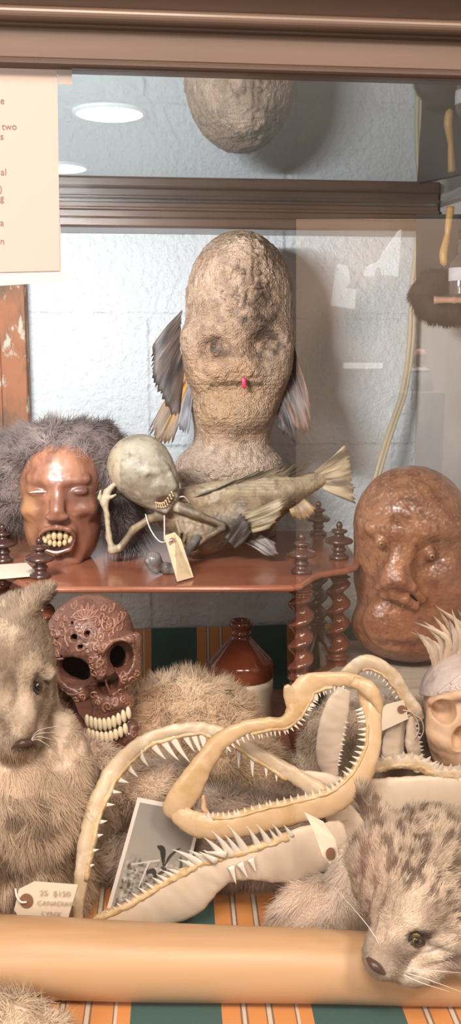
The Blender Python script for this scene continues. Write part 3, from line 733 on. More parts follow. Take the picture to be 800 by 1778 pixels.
# ================= carved wooden head with hair =================
M['redwood'] = mat('carved_red_wood', attr=True, rough=.40, var=[(14, (.17, .055, .03), .5, .75)], bumps=[('noise', 30, .35, .002)], stretch=(1, 1, .45), coat=.35)
M['hairbase'] = mat('hair_mat', (.07, .055, .055), .9, bumps=[('noise', 80, 1, .004)])
M['hair'] = mat('frizzy_hair', attr=True, rough=.75, spec=.25)
M['toothy'] = mat('yellowed_teeth', (.62, .45, .25), .3, var=[(90, (.42, .27, .13), .5, .7)], coat=.3)
M['bonew'] = mat('pale_inlay', (.62, .55, .50), .5)
def woodhead():
    fr = Fr(1.37, 870); B = Blob()
    B.add(ell((107, 835, 0), (74, 84, 76))); B.add(ell((108, 905, 4), (68, 74, 66)), 24); B.add(ell((114, 940, -2), (52, 44, 58)), 14)
    B.add(cap((66, 822, -58), (102, 829, -68), 7.5), 9); B.add(cap((120, 829, -68), (158, 824, -56), 7.5), 9)
    B.add(ell((70, 878, -44), (24, 18, 22)), 14); B.add(ell((153, 876, -42), (22, 18, 22)), 14)
    B.sub(ell((80, 843, -84), (25, 12, 18)), 9); B.sub(ell((143, 842, -82), (23, 12, 18)), 9)
    B.add(ell((79, 845, -60), (19, 8, 11)), 3); B.add(ell((144, 844, -58), (17, 8, 11)), 3)
    B.add(cap((111, 832, -62), (113, 874, -82), 8, 13), 9); B.add(ell((113, 884, -80), (21, 8, 13)), 5)
    B.add(ell((111, 920, -52), (38, 30, 26)), 12)
    B.add(chain([(80, 920, -66, 5), (92, 906, -76, 5), (112, 901, -80, 5), (132, 906, -76, 5), (141, 920, -66, 5)], 3), 4)
    B.add(chain([(80, 924, -66, 4.5), (92, 937, -74, 5), (112, 943, -78, 6), (132, 938, -74, 5), (141, 924, -66, 4.5)], 3), 4)
    B.sub(ell((111, 923, -80), (29, 17, 24)), 3)
    B.add(ell((116, 964, -44), (32, 18, 22)), 12); B.sub(ell((116, 998, 0), (90, 16, 100)), 4)
    B.add(ell((34, 870, 10), (12, 30, 14)), 5); B.add(ell((182, 868, 10), (10, 28, 14)), 5)
    B.sub(cap((58, 895, -66), (78, 950, -60), 8), 14); B.sub(cap((158, 895, -62), (146, 946, -58), 8), 14)
    V, Q, W = sculpt(B, (15, 740, -110), (200, 1000, 90), 2.1, fr, lambda V: .8 * fbm(V / 12, 3, 2))
    n = fbm(V / np.array([16, 40, 16]), 4, 3)
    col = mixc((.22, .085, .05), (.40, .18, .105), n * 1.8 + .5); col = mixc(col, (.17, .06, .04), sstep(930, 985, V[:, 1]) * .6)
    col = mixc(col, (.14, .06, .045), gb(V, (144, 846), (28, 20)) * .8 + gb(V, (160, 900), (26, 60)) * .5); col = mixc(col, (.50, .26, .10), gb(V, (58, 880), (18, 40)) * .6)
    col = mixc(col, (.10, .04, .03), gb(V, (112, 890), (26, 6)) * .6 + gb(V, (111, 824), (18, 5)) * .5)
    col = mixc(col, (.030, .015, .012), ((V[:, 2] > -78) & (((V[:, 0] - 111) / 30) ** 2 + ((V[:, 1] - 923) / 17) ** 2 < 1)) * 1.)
    t = thing('wooden_sculpture', 'carved red wooden human head baring its teeth, with frizzy dark hair', 'statue', fr((108, 990, 0)))
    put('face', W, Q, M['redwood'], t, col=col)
    v, f, *_ = bar([(66, 845, -70, .5, 1), (80, 843, -73, 1.8, 1.4), (94, 844, -70, .5, 1)], 14, 8); put('eye_inlay', fr(v), f, M['bonew'], t)['label'] = 'pale sliver in the half-closed left eye'
    v, f, *_ = bar([(88, 937, -76, .8, 1), (112, 942, -84, 2.2, 1.6), (136, 936, -76, .8, 1)], 20, 8); put('lip_edge', fr(v), f, M['bonew'], t)['label'] = 'worn pale edge of the lower lip'
    for row, (y, hh, nn, ww) in enumerate(((917, 9, 6, 4.9), (931, 6.5, 6, 4.2))):
        for i in range(nn):
            u = (i - (nn - 1) / 2); x = 111 + u * ww * 1.95; yy = y + abs(u) ** 2 * (.45 if row == 0 else -.7)
            v, q = nets(ell((0, 0, 0), (ww, hh * (1 - .05 * abs(u)), 5)), (-9, -12, -8), (9, 12, 8), 1.3)
            put('tooth', fr(v + [x, yy, -70 + abs(u) * 3.0]), q, M['toothy'], t)
    # hair: a matted cap and loose frizz
    H = Blob(); H.add(ell((95, 788, 20), (92, 50, 70))); H.add(ell((20, 850, 26), (46, 80, 56)), 24); H.add(ell((188, 830, 26), (34, 60, 50)), 20); H.add(ell((205, 890, 34), (26, 52, 34)), 16); H.add(ell((-10, 830, 30), (30, 60, 40)), 18); H.add(ell((165, 765, 25), (30, 28, 40)), 14)
    H.sub(ell((107, 868, -60), (71, 104, 78)), 5)
    HV, HQ, HW = sculpt(H, (-50, 715, -70), (245, 965, 112), 3.4, fr, lambda V: 4 * fbm(V / 14, 3, 5))
    hp = put('hair', HW, HQ, M['hairbase'], t)
    def hc(p, r): 
        n = fbm(p * 60, 3, 8); c = mixc((.085, .065, .065), (.30, .23, .215), n * 1.3 + .45 + .25 * r); return c
    def comb(p):
        c0 = fr((105, 740, 10)); d = p - c0; d[:, 2] = -np.abs(d[:, 2]) - .02; return d / np.linalg.norm(d, axis=1, keepdims=True) * .55
    fur('frizz', HW, HQ, M['hair'], hp, 42000, .020, comb, hc, .00030, curl=1.3, lift=.45, seed=4)
    k2 = lambda c: (c[:, 0] > fr((180, 880, 0))[0]) * 1.0
    fur('long_strands', HW, HQ, M['hair'], hp, 2200, .045, (.25, 0, -.9), lambda p, r: mixc((.02, .016, .018), (.06, .05, .05), r), .00028, curl=.5, lift=.2, seed=5, keep=k2)
woodhead()

# ================= brown scaly head at right =================
M['brownfish'] = mat('glazed_brown_fish_skin', attr=True, rough=.33, var=[(35, (.42, .23, .12), .6, .75)], bumps=[('vor', 190, .5, .0016), ('noise', 70, .4, .002)], coat=.35)
def brownhead():
    fr = Fr(1.37, 980); B = Blob()
    B.add(ell((716, 915, 0), (102, 106, 92))); B.add(ell((714, 1000, 4), (100, 100, 86)), 30); B.add(ell((713, 1085, 6), (102, 62, 84)), 24)
    B.sub(ell((713, 1165, 0), (150, 22, 130)), 6)
    # brow ledge, nose ridge, lips, cheeks
    B.add(cap((636, 905, -62), (672, 905, -84), 13), 16); B.add(cap((672, 905, -84), (790, 905, -66), 15, 12), 18)
    B.add(cap((686, 915, -74), (672, 982, -86), 20, 29), 18); B.sub(ell((752, 950, -98), (46, 32, 26)), 16); B.sub(ell((645, 940, -84), (16, 26, 16)), 10)
    B.add(chain([(644, 1000, -84, 6), (656, 988, -100, 8), (676, 985, -108, 9), (696, 995, -104, 8), (716, 1018, -90, 6)], 4), 9)
    B.add(chain([(652, 1012, -82, 6), (668, 1009, -96, 9), (684, 1015, -98, 9), (704, 1030, -88, 7)], 4), 8)
    B.sub(chain([(646, 1004, -98, 2.5), (662, 998, -112, 3.2), (682, 1000, -114, 3.2), (708, 1022, -102, 2.5)], 2), 2)
    B.add(ell((672, 1062, -60), (52, 44, 28)), 20); B.add(ell((760, 1010, -60), (42, 50, 22)), 18); B.sub(cap((632, 1100, -80), (800, 1104, -82), 7), 12)
    for x, y, z in ((649, 925, -76), (730, 945, -78)):
        B.add(ell((x, y, z), (10, 13, 12)), 5); 
    def disp(V): return 1.4 * fbm(V / 26, 3, 1) + .9 * fbm(V / 8, 3, 2) + 1.8 * gb(V, (700, 850), (80, 50)) * np.maximum(fbm(V / 7, 2, 4), 0)
    V, Q, W = sculpt(B, (590, 795, -125), (830, 1160, 105), 2.5, fr, disp)
    n = fbm(V / 32, 4, 6); n2 = fbm(V / 9, 3, 8)
    col = mixc((.24, .095, .05), (.42, .195, .10), n * 1.4 + .45); col = mixc(col, (.12, .045, .028), sstep(.02, .4, n2) * .55)
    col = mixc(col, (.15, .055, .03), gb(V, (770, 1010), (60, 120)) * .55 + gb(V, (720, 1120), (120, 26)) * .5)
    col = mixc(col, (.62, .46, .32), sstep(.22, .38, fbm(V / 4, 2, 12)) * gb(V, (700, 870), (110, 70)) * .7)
    t = thing('fish_faced_statue', 'glossy brown scaly fish-faced head with frowning lips, on the grey wood block', 'statue', fr((713, 1146, 0)))
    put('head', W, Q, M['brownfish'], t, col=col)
    M['eyeb'] = mat('amber_bead', (.28, .14, .07), .2, coat=.5)
    for x, y, z in ((648, 927, -88), (731, 947, -90)):
        v, q = nets(ell((0, 0, 0), (5.5, 6.5, 5)), (-9, -9, -9), (9, 9, 9), 1.1); e = put('eye', fr(v + [x, y, z]), q, M['eyeb'], t)
        v, q = nets(ell((0, 0, 0), (2, 2, 2)), (-4, -4, -4), (4, 4, 4), .6); put('pupil', fr(v + [x, y, z - 5]), q, M['socket'], e)
brownhead()
# ================= curled fish-tailed mummy =================
M['mummy'] = mat('dried_mummy_skin', attr=True, rough=.5, var=[(70, (.20, .14, .09), .55, .72)], bumps=[('noise', 90, .5, .002), ('noise', 260, .3, .001)])
M['silver'] = mat('dark_silvery_skin', (.20, .185, .17), .3, var=[(60, (.06, .05, .045), .4, .7)], bumps=[('noise', 110, .5, .002)], coat=.4)
def mermaid():
    fr = Fr(1.36, 900); B = Blob()
    # skull leaning down to the right, face narrowing to a grinning muzzle
    B.add(ell((243, 808, -8), (56, 55, 56), (0, 0, 20))); B.add(ell((268, 838, -16), (44, 42, 42), (0, 0, 40)), 24); B.add(cap((280, 846, -24), (288, 866, -26), 28, 20), 16)
    B.add(cap((262, 812, -58), (292, 808, -46), 6, 5), 10); B.add(cap((298, 820, -46), (304, 838, -44), 5, 7), 7)
    B.sub(ell((272, 824, -68), (12, 7, 10)), 10)
    B.sub(chain([(268, 868, -54, 3), (288, 864, -60, 6.5), (302, 842, -56, 4)], 3), 3)
    B.add(chain([(270, 872, -36, 4), (290, 878, -44, 6), (306, 856, -40, 5)], 4), 6)
    # neck, ribs, folded fish body
    B.add(cap((284, 868, 4), (302, 895, 6), 20, 24), 10); B.add(cap((300, 895, 4), (345, 925, 4), 28, 38), 16); B.add(ell((335, 905, 14), (48, 38, 36), (0, 0, 25)), 14)
    B.add(cap((345, 928, 6), (425, 900, 12), 34, 48), 20); B.add(cap((425, 895, 14), (500, 858, 24), 46, 28), 20); B.add(cap((500, 858, 24), (556, 838, 40), 27, 15), 12); B.add(cap((320, 872, 24), (470, 850, 30), 22, 30), 16)
    B.add(cap((350, 870, 20), (520, 836, 34), 6, 4), 8)
    # left arm (bony) shoulder knob, upper arm, elbow, forearm
    B.add(chain([(296, 892, -16, 9), (262, 896, -30, 7), (236, 912, -40, 6.5), (214, 942, -44, 6), (200, 946, -44, 7)], 5), 8)
    B.add(chain([(200, 946, -44, 6), (194, 925, -40, 5), (190, 888, -36, 4.5), (186, 868, -34, 5)], 4), 5)
    B.add(chain([(186, 868, -34, 7), (190, 850, -34, 6), (198, 840, -36, 5)], 4), 5); B.add(chain([(186, 872, -34, 5), (178, 858, -38, 3.5), (180, 846, -42, 2.5)], 3), 3); B.add(chain([(190, 862, -34, 4), (199, 856, -44, 3), (206, 852, -48, 2)], 3), 3)
    # right arm folded under
    B.add(chain([(312, 876, -30, 10), (345, 886, -42, 7), (386, 902, -46, 5), (388, 908, -46, 5), (362, 922, -48, 4.5), (338, 944, -46, 4)], 4), 6)
    for k in range(5):
        a = 308 + k * 10; B.add(chain([(a, 902 + k * 2, -28 - k, 3), (a + 6, 918 + k * 2, -34, 3), (a + 2, 936, -34, 2.5)], 2), 5)
    V, Q, W = sculpt(B, (165, 745, -75), (575, 985, 85), 2.0, fr, lambda V: 1.0 * fbm(V / 10, 3, 4) + .9 * fbm(V / 5, 2, 5) * sstep(300, 340, V[:, 0]) + .8 * sstep(400, 430, V[:, 0]) * np.sin(V[:, 0] * .9 + V[:, 1] * .5) * np.sin(V[:, 0] * .9 - V[:, 1] * .8))
    n = fbm(V / 22, 4, 2); n2 = fbm(V / 8, 3, 12)
    head = (V[:, 0] < 312) & (V[:, 1] < 885)
    col = mixc((.12, .082, .05), (.30, .21, .125), n * 1.5 + .5)
    col = np.where(head[:, None], mixc((.25, .21, .155), (.42, .37, .28), n * 1.5 + .55), col)
    col = mixc(col, (.19, .145, .10), head * sstep(.0, .8, n2 * .6 + gb(V, (255, 838), (44, 24)) * .9 + gb(V, (198, 810), (20, 50)) * .5) * .8)
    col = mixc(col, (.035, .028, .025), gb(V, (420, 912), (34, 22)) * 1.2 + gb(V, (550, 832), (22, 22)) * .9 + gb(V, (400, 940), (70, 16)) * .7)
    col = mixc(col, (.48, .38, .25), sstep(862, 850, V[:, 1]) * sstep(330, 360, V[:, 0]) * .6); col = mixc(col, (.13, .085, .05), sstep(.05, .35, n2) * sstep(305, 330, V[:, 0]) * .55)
    col = mixc(col, (.10, .05, .035), np.clip(gb(V, (289, 860), (18, 9)) * 1.6, 0, 1) * (V[:, 0] < 306)); col = mixc(col, (.50, .40, .27), (V[:, 0] < 214) * .7)
    t = thing('mermaid_mummy', 'grinning bald dried mermaid mummy curled on the shelf, with a string tag at its neck', 'mummy', fr((380, 985, 0)))
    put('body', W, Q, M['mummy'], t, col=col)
    for row in (0, 1):
        pts = cr([(274, 864, -53), (288, 863, -57), (301, 846, -55)] if row == 0 else [(276, 872, -50), (291, 871, -54), (304, 853, -52)], 9)
        for i, p in enumerate(pts):
            v, f = tooth(p, (.5, 1, 0) if row == 0 else (-.5, -1, 0), 6.5 if row == 0 else 5, 1.9); put('tooth', fr(v), f, M['toothy'], t)
    cf = lambda s, a=(.20, .14, .08), b=(.55, .42, .24), tw=0, tip=(.1, .08, .06): (lambda V, A, R: fcol(V, A, R, a, b, tip, tw, s))
    finput(t, fr, [(548, 822, 34), (556, 836, 36), (556, 852, 36)], [(606, 768, 20), (618, 820, 26), (626, 882, 24)], 18, cf(1, (.13, .10, .065), (.52, .40, .25)), 'tail_fin', seed=1, bow=6, jag=.1, m=10)
    finput(t, fr, [(300, 876, 6), (400, 846, 8), (500, 838, 18)], [(352, 860, 0), (470, 806, 0), (560, 792, 10)], 22, cf(2, (.04, .03, .025), (.34, .27, .18), .8), 'dorsal_fin', seed=2, bow=4, jag=.35)
    finput(t, fr, [(418, 888, -34), (420, 904, -36), (424, 920, -36)], [(492, 852, -50), (494, 872, -54), (470, 906, -52)], 14, cf(3, (.16, .12, .07), (.46, .36, .22)), 'pelvic_fin', seed=3, bow=8)
    finput(t, fr, [(500, 872, 16), (510, 868, 16), (524, 862, 18)], [(508, 902, 6), (536, 904, 6), (552, 888, 8)], 9, cf(4, (.22, .13, .06), (.48, .30, .13)), 'anal_fin', seed=4)
    finput(t, fr, [(420, 935, -20), (440, 930, -20), (450, 918, -20)], [(470, 962, -30), (484, 955, -30), (480, 938, -28)], 8, cf(5, (.05, .04, .04), (.30, .27, .24)), 'side_fin', seed=5)
    finput(t, fr, [(392, 926, -38), (402, 938, -38), (410, 946, -36)], [(420, 880, -44), (432, 892, -46), (438, 910, -44)], 8, cf(6, (.03, .025, .02), (.08, .06, .05)), 'pectoral_fin', seed=6)
    # clenched hand resting on the board
    fr0 = fr; fr = Fr(1.262, 975); g = Blob(); g.add(ell((266, 972, -2), (15, 15, 14))); g.add(chain([(266, 974, -2, 12), (276, 984, 2, 9), (288, 988, 6, 10), (300, 992, 8, 9)], 4), 5); g.add(chain([(300, 988, 10, 7), (322, 968, 46, 7), (340, 950, 80, 7)], 4), 5)
    [g.add(cap((255 + 4 * i, 972 + 3 * i, -12 + i), (262 + 4 * i, 986 + 2 * i, -10 + i), 3.2), 3) for i in range(4)]
    V, Q, W = sculpt(g, (245, 935, -25), (355, 1010, 95), 1.6, fr, lambda V: .8 * fbm(V / 6, 3, 1))
    put('hand', W, Q, M['silver'], t)['label'] = 'dark silvery clenched hand'
    fr = fr0
    def at(px, py, w): return fr((px, py, w))
    tt = thing('string_tag', 'manila tag hanging on a white string from the mermaid mummy', 'tag', PZ(316, 1009, ZS))
    c = [P(285, 930, 1.285), P(303, 924, 1.285), P(314, 936, 1.278), PZ(336, 1002, ZS + .0025), PZ(308, 1010, ZS + .0025)]
    V, F = slab(c[::-1], .0008); put('card', V, F, M['card2'], tt, False)
    rc = P(299, 941, 1.272); v, f = lathe([(.0015, .0003), (.0055, .0003), (.0055, -.0003), (.0015, -.0003)], (0, 0, 0), 24); v = v[:, [0, 2, 1]]; v[:, 0] *= .85; v[:, 1] -= v[:, 2] * -.6
    put('hole_ring', v + rc + [0, -.0008, 0], f, M['ring'], tt, False)
    ln = merge(tube(cr([at(256, 886, -40), at(266, 908, -60), at(284, 924, -84), P(298, 938, 1.268)], 24), .0009, 6), tube(cr([at(289, 885, -58), at(290, 905, -68), at(292, 922, -84), P(298, 938, 1.268)], 24), .0009, 6), tube(cr([at(304, 862, -30), at(320, 858, -28), at(330, 872, -14)], 16), .0009, 6))
    put('string', *ln, M['string'], tt)
    sc = [tube(cr([P(301 + i * 8 + 2.2 * k + 2 * math.sin(k * 2.1 + i), 954 + k * 6 + i * -1, 1.2585 - k * .0052) for k in range(7)], 30), .00028, 4) for i in range(3)]
    put('handwriting', *merge(*sc), M['pencil'], tt)
mermaid()

# ================= shark jaws =================
M['bone'] = mat('cream_cartilage', (.63, .505, .365), .42, var=[(22, (.62, .46, .27), .50, .72), (60, (.78, .70, .58), .5, .7)], bumps=[('noise', 60, .4, .0015), ('noise', 260, .2, .0006)], sss=.12, coat=.1)
M['bone_y'] = mat('yellow_cartilage', (.66, .475, .29), .36, var=[(18, (.52, .34, .15), .52, .72), (50, (.68, .52, .35), .5, .7)], bumps=[('noise', 50, .4, .002), ('noise', 240, .2, .0006)], sss=.12, coat=.15)
M['bone_w'] = mat('white_cartilage', (.70, .59, .48), .45, var=[(15, (.68, .55, .38), .55, .75)], bumps=[('noise', 50, .3, .0015)], sss=.15)
M['gum'] = mat('dried_gum', (.60, .42, .21), .5, var=[(50, (.72, .58, .38), .45, .65)], bumps=[('noise', 160, .8, .002)])
M['tooth'] = mat('white_tooth', (.82, .77, .70), .18, coat=.5)
def addbar(t, fr, name, path, m, n=60, rough=1.0, seed=0, power=.9):
    path = [fr.k(*q) for q in path]; V, F, p, N = bar(path, n, 18, power, rough, seed); put(name, fr(V), F, m, t); return p, N
def addteeth(t, fr, p, N, side, spec, wz=0, lean=0, zdir=-.15, off=.85, gum=True):
    """spec: (place along 0..1, length, half width)"""
    m = len(p); gp = []
    for s, L, wd in spec:
        i = min(int(s * (m - 1)), m - 1); T = p[min(i + 1, m - 1), :3] - p[max(i - 1, 0), :3]; T /= np.linalg.norm(T)
        b = p[i, :3] + N[i] * side * p[i, 3] * off + [0, 0, -p[i, 4] * .5 + wz]; d = N[i] * side + T * lean + np.array([0, 0, zdir])
        v, f = tooth(b, d, L, wd, bend=T * lean * L * .5, thick=.42); put('tooth', fr(v), f, M['tooth'], t); gp.append((*b, wd * 1.0))
def gumline(t, fr, p, N, side, a, b, r, off=.8, seed=0):
    m = len(p); i0, i1 = int(a * (m - 1)), int(b * (m - 1)); q = []
    for i in range(i0, i1 + 1): c = p[i, :3] + N[i] * side * p[i, 3] * off; q.append((*c, r, max(p[i, 4] * .9, r)))
    V, F, *_ = bar(q[::2] if len(q) > 6 else q, 70, 12, 1, r * .45, seed); put('gum', fr(V + [0, 0, -1.5]), F, M['gum'], t)
lin = lambda a, b, n: [a + (b - a) * i / (n - 1) for i in range(n)]
R_ = random.Random(4)
def jaw_a():
    fr = Fr(.985, 1450); t = thing('shark_jaw', 'large cream shark jaw gaping in front, with long fangs, propped at the blank photo side', 'jaw', fr((132, 1604, 0)))
    t['label'] = 'large cream shark jaw gaping around the old photograph, with long white fangs'
    up = [(134, 1604, -112, 8, 6), (139, 1540, -104, 11, 8), (150, 1466, -88, 14, 10), (168, 1396, -62, 15, 10), (202, 1332, -24, 15, 10), (250, 1288, 40, 13, 9), (300, 1270, 52, 12, 9), (345, 1264, 60, 11, 9), (392, 1276, 62, 11, 9), (440, 1304, 55, 12, 9), (490, 1334, 45, 13, 9), (540, 1366, 34, 16, 9), (575, 1396, 20, 22, 9), (592, 1430, 2, 20, 8)]
    p, N = addbar(t, fr, 'upper_jaw', up, M['bone'], 110, 1.6, 1)
    gumline(t, fr, p, N, 1, .10, .80, 5, .75, 2)
    sp = [(s, L, w) for s, L, w in zip(lin(.12, .30, 7), (9, 11, 13, 14, 16, 18, 20), (4, 4, 5, 5, 5, 5, 6))] + [(.335, 30, 7), (.37, 30, 7), (.405, 34, 8), (.435, 42, 8), (.465, 50, 8), (.50, 32, 7), (.525, 44, 7), (.555, 48, 8), (.585, 40, 6), (.63, 24, 6), (.665, 30, 6), (.70, 30, 6), (.735, 18, 5), (.77, 14, 4)]
    addteeth(t, fr, p, N, 1, sp, lean=.35, zdir=-.25)
    lo = [(138, 1612, -96, 6, 6), (172, 1606, -97, 14, 8), (218, 1594, -98, 22, 9), (270, 1576, -98, 34, 9), (320, 1552, -100, 40, 9), (356, 1526, -100, 32, 9), (388, 1508, -100, 25, 9), (425, 1500, -98, 26, 9), (470, 1494, -92, 36, 9), (520, 1484, -84, 44, 9), (566, 1468, -66, 38, 9), (596, 1444, -40, 22, 8)]
    p, N = addbar(t, fr, 'lower_jaw', lo, M['bone_w'], 110, 1.4, 5)
    gumline(t, fr, p, N, -1, .08, .80, 6, .82, 6)
    sp = [(s, L, w) for s, L, w in zip(lin(.14, .40, 11), (10, 12, 14, 15, 17, 19, 20, 21, 22, 24, 24), (3, 3, 4, 4, 4, 4, 4, 5, 5, 5, 5))]
    sp += [(.45, 30, 6), (.485, 54, 8), (.505, 38, 7), (.54, 26, 6), (.565, 46, 8), (.59, 54, 8), (.615, 40, 7), (.65, 58, 8), (.69, 44, 7), (.725, 42, 7), (.755, 26, 5), (.775, 32, 5), (.80, 24, 5)]
    addteeth(t, fr, p, N, -1, sp, lean=-.30, zdir=-.2)
    # back row lying down over the symphysis
    for x, y, dx, dy, L in ((372, 1494, -.6, -.4, 30), (402, 1508, .3, 1, 26), (418, 1502, .5, .9, 24), (436, 1494, .4, .9, 20), (388, 1484, -.9, -.2, 30)):
        v, f = tooth(fr.k(x, y, -112), (dx, dy, -.1), L, 6, thick=.4); put('tooth', fr(v), f, M['tooth'], t)
jaw_a()
def jaw_b():
    fr = Fr(.965, 1320); t = thing('shark_jaw', 'yellowish open shark jaw with small saw teeth, balanced on top of the others', 'jaw', fr((420, 1465, 0)))
    up = [(296, 1418, -6, 12, 7), (303, 1404, -8, 22, 9), (326, 1370, -6, 25, 10), (350, 1330, 0, 19, 10), (380, 1290, 8, 16, 10), (420, 1266, 14, 13, 9), (462, 1257, 18, 11, 9), (492, 1254, 22, 11, 9), (510, 1238, 26, 15, 9), (520, 1210, 32, 24, 9), (538, 1188, 38, 20, 9), (572, 1180, 44, 14, 9), (606, 1181, 48, 13, 9), (632, 1190, 46, 13, 9)]
    p, N = addbar(t, fr, 'upper_jaw', up, M['bone_y'], 110, 1.5, 3)
    gumline(t, fr, p, N, 1, .42, .86, 3.2, .8, 4)
    sp = [(s, 11 + 3 * R_.random(), 3.4) for s in lin(.33, .60, 17)] + [(s, 12, 3.2) for s in lin(.62, .90, 18)]
    addteeth(t, fr, p, N, 1, sp, lean=.1)
    lo = [(630, 1186, 44, 13, 9), (641, 1212, 30, 19, 10), (648, 1250, 12, 15, 10), (645, 1300, -4, 15, 10), (622, 1352, -16, 20, 11), (580, 1388, -24, 22, 11), (520, 1406, -28, 22, 11), (460, 1420, -30, 23, 11), (400, 1434, -28, 22, 11), (352, 1434, -22, 22, 10), (318, 1420, -14, 18, 9), (302, 1404, -8, 12, 8)]
    p, N = addbar(t, fr, 'lower_jaw', lo, M['bone_y'], 110, 1.6, 6)
    gumline(t, fr, p, N, 1, .12, .78, 3.4, .82, 7)
    sp = [(s, 17, 4.2) for s in lin(.13, .38, 13)] + [(s, 13, 4) for s in lin(.41, .62, 12)] + [(s, 11, 4) for s in lin(.63, .80, 11)]
    addteeth(t, fr, p, N, 1, sp)
    v, f, *_ = bar([fr.k(*q) for q in [(497, 1190, 26, 5, 4), (504, 1206, 28, 13, 5), (510, 1226, 26, 14, 5), (506, 1246, 22, 5, 4)]], 24, 14, .8, .8, 33); put('flange', fr(v), f, M['bone_y'], t)
    v, f, *_ = bar([fr.k(*q) for q in [(352, 1380, 6, 4, 5), (356, 1410, 2, 6, 6), (372, 1436, -6, 9, 7), (400, 1448, -12, 6, 6)]], 24, 12, 1, 1, 3); put('hinge', fr(v), f, M['bone_y'], t)
    v, f, *_ = bar([fr.k(*q) for q in [(612, 1184, 30, 8, 8), (640, 1196, 20, 14, 9), (655, 1222, 16, 9, 8), (658, 1246, 16, 4, 5)]], 24, 12, 1, 1.6, 8); put('hinge', fr(v), f, M['bone_y'], t)
jaw_b()
def jaw_c():
    fr = Fr(1.09, 1240); t = thing('shark_jaw', 'pale small shark jaw standing upright behind the yellowish one, a tag tied to it', 'jaw', fr((600, 1345, 0)))
    up = [(588, 1186, 6, 10, 6), (606, 1168, 4, 13, 7), (632, 1150, 0, 13, 8), (662, 1158, -2, 12, 8), (686, 1180, -4, 12, 8), (704, 1208, -4, 11, 8), (720, 1232, -4, 12, 8), (728, 1250, -4, 9, 6)]
    p, N = addbar(t, fr, 'upper_jaw', up, M['bone'], 70, 1.3, 11); addteeth(t, fr, p, N, 1, [(s, 10, 3) for s in lin(.28, .92, 15)])
    gumline(t, fr, p, N, 1, .25, .9, 2.6, .8, 12)
    lo = [(598, 1196, 6, 12, 6), (584, 1232, 0, 22, 6), (574, 1278, -6, 24, 6), (570, 1318, -8, 20, 6), (576, 1348, -10, 12, 6)]
    p, N = addbar(t, fr, 'lower_jaw', lo, M['bone_w'], 60, 1.2, 13); addteeth(t, fr, p, N, -1, [(s, 6, 2.6) for s in lin(.35, .85, 10)])
    lo = [(716, 1236, -4, 5, 5), (714, 1262, -6, 9, 6), (716, 1290, -8, 13, 7), (722, 1316, -10, 10, 7), (726, 1340, -12, 8, 6)]
    p, N = addbar(t, fr, 'lower_jaw', lo, M['bone_w'], 50, 1.2, 14); addteeth(t, fr, p, N, -1, [(s, 7, 2.6) for s in lin(.2, .8, 9)])
    v, f, *_ = bar([(706, 1248, 10, 6, 4), (690, 1276, 12, 16, 5), (684, 1305, 12, 20, 5), (690, 1330, 10, 14, 5)], 30, 14, 1, 1, 6); put('plate', fr(v), f, M['bone_w'], t)
    tt = thing('string_tag', 'cream tag with a brown ring tied to the pale upright shark jaw', 'tag', fr((655, 1262, -16)))
    c = [fr(q) for q in ((648, 1238, -14), (668, 1218, -14), (698, 1210, -15), (706, 1242, -16), (650, 1268, -16), (640, 1262, -15))]
    put('card', *slab(c[::-1], .0008), M['card'], tt, False)
    rc = fr((694, 1225, -17)); v, f = lathe([(.0016, .0003), (.0048, .0003), (.0048, -.0003), (.0016, -.0003)], (0, 0, 0), 24); v = v[:, [0, 2, 1]]
    put('hole_ring', v + rc + [0, -.0006, 0], f, M['ring'], tt, False)
    put('string', *merge(tube(cr([fr(q) for q in ((696, 1226, -19), (712, 1232, -14), (722, 1248, -14), (724, 1262, -15), (718, 1276, -16))], 24), .0007, 6), tube(cr([fr(q) for q in ((716, 1236, -14), (728, 1244, -15), (732, 1262, -16), (724, 1280, -15))], 24), .0006, 6)), M['string'], tt)
jaw_c()
def jaw_d():
    fr = Fr(1.0, 1370); t = thing('shark_jaw', 'broad white shark jaw with triangular teeth lying behind the spotted lynx at right', 'jaw', fr((700, 1440, 0)))
    up = [(600, 1352, 6, 8, 6), (640, 1334, 4, 11, 7), (690, 1322, 2, 13, 8), (730, 1326, 0, 13, 8), (756, 1340, -2, 12, 8), (800, 1344, -2, 13, 8), (850, 1346, 0, 12, 8)]
    p, N = addbar(t, fr, 'upper_jaw', up, M['bone'], 80, 1.5, 21); gumline(t, fr, p, N, 1, .1, .98, 6, .3, 22)
    addteeth(t, fr, p, N, -1, [(s, 17, 6) for s in lin(.10, .98, 17)], off=.55, zdir=-.5)
    lo = [(520, 1350, 30, 14, 6), (556, 1352, 22, 12, 7), (600, 1372, 10, 22, 8), (650, 1386, 2, 34, 9), (710, 1384, -4, 36, 10), (780, 1380, -6, 34, 10), (850, 1384, -6, 32, 9)]
    p, N = addbar(t, fr, 'lower_jaw', lo, M['bone_w'], 90, 1.2, 23)
    v, f, *_ = bar([fr.k(*q) for q in [(586, 1384, -16, 10, 4), (592, 1410, -22, 24, 5), (602, 1440, -24, 36, 5), (614, 1466, -22, 26, 5), (622, 1490, -18, 8, 4)]], 40, 16, .9, 1.2, 25); put('plate', fr(v), f, M['bone_w'], t)
    v, f, *_ = bar([(636, 1392, -22, 5, 4), (650, 1420, -24, 7, 5), (664, 1452, -22, 5, 4)], 20, 12, 1, .8, 26); put('strut', fr(v), f, M['bone'], t)
jaw_d()
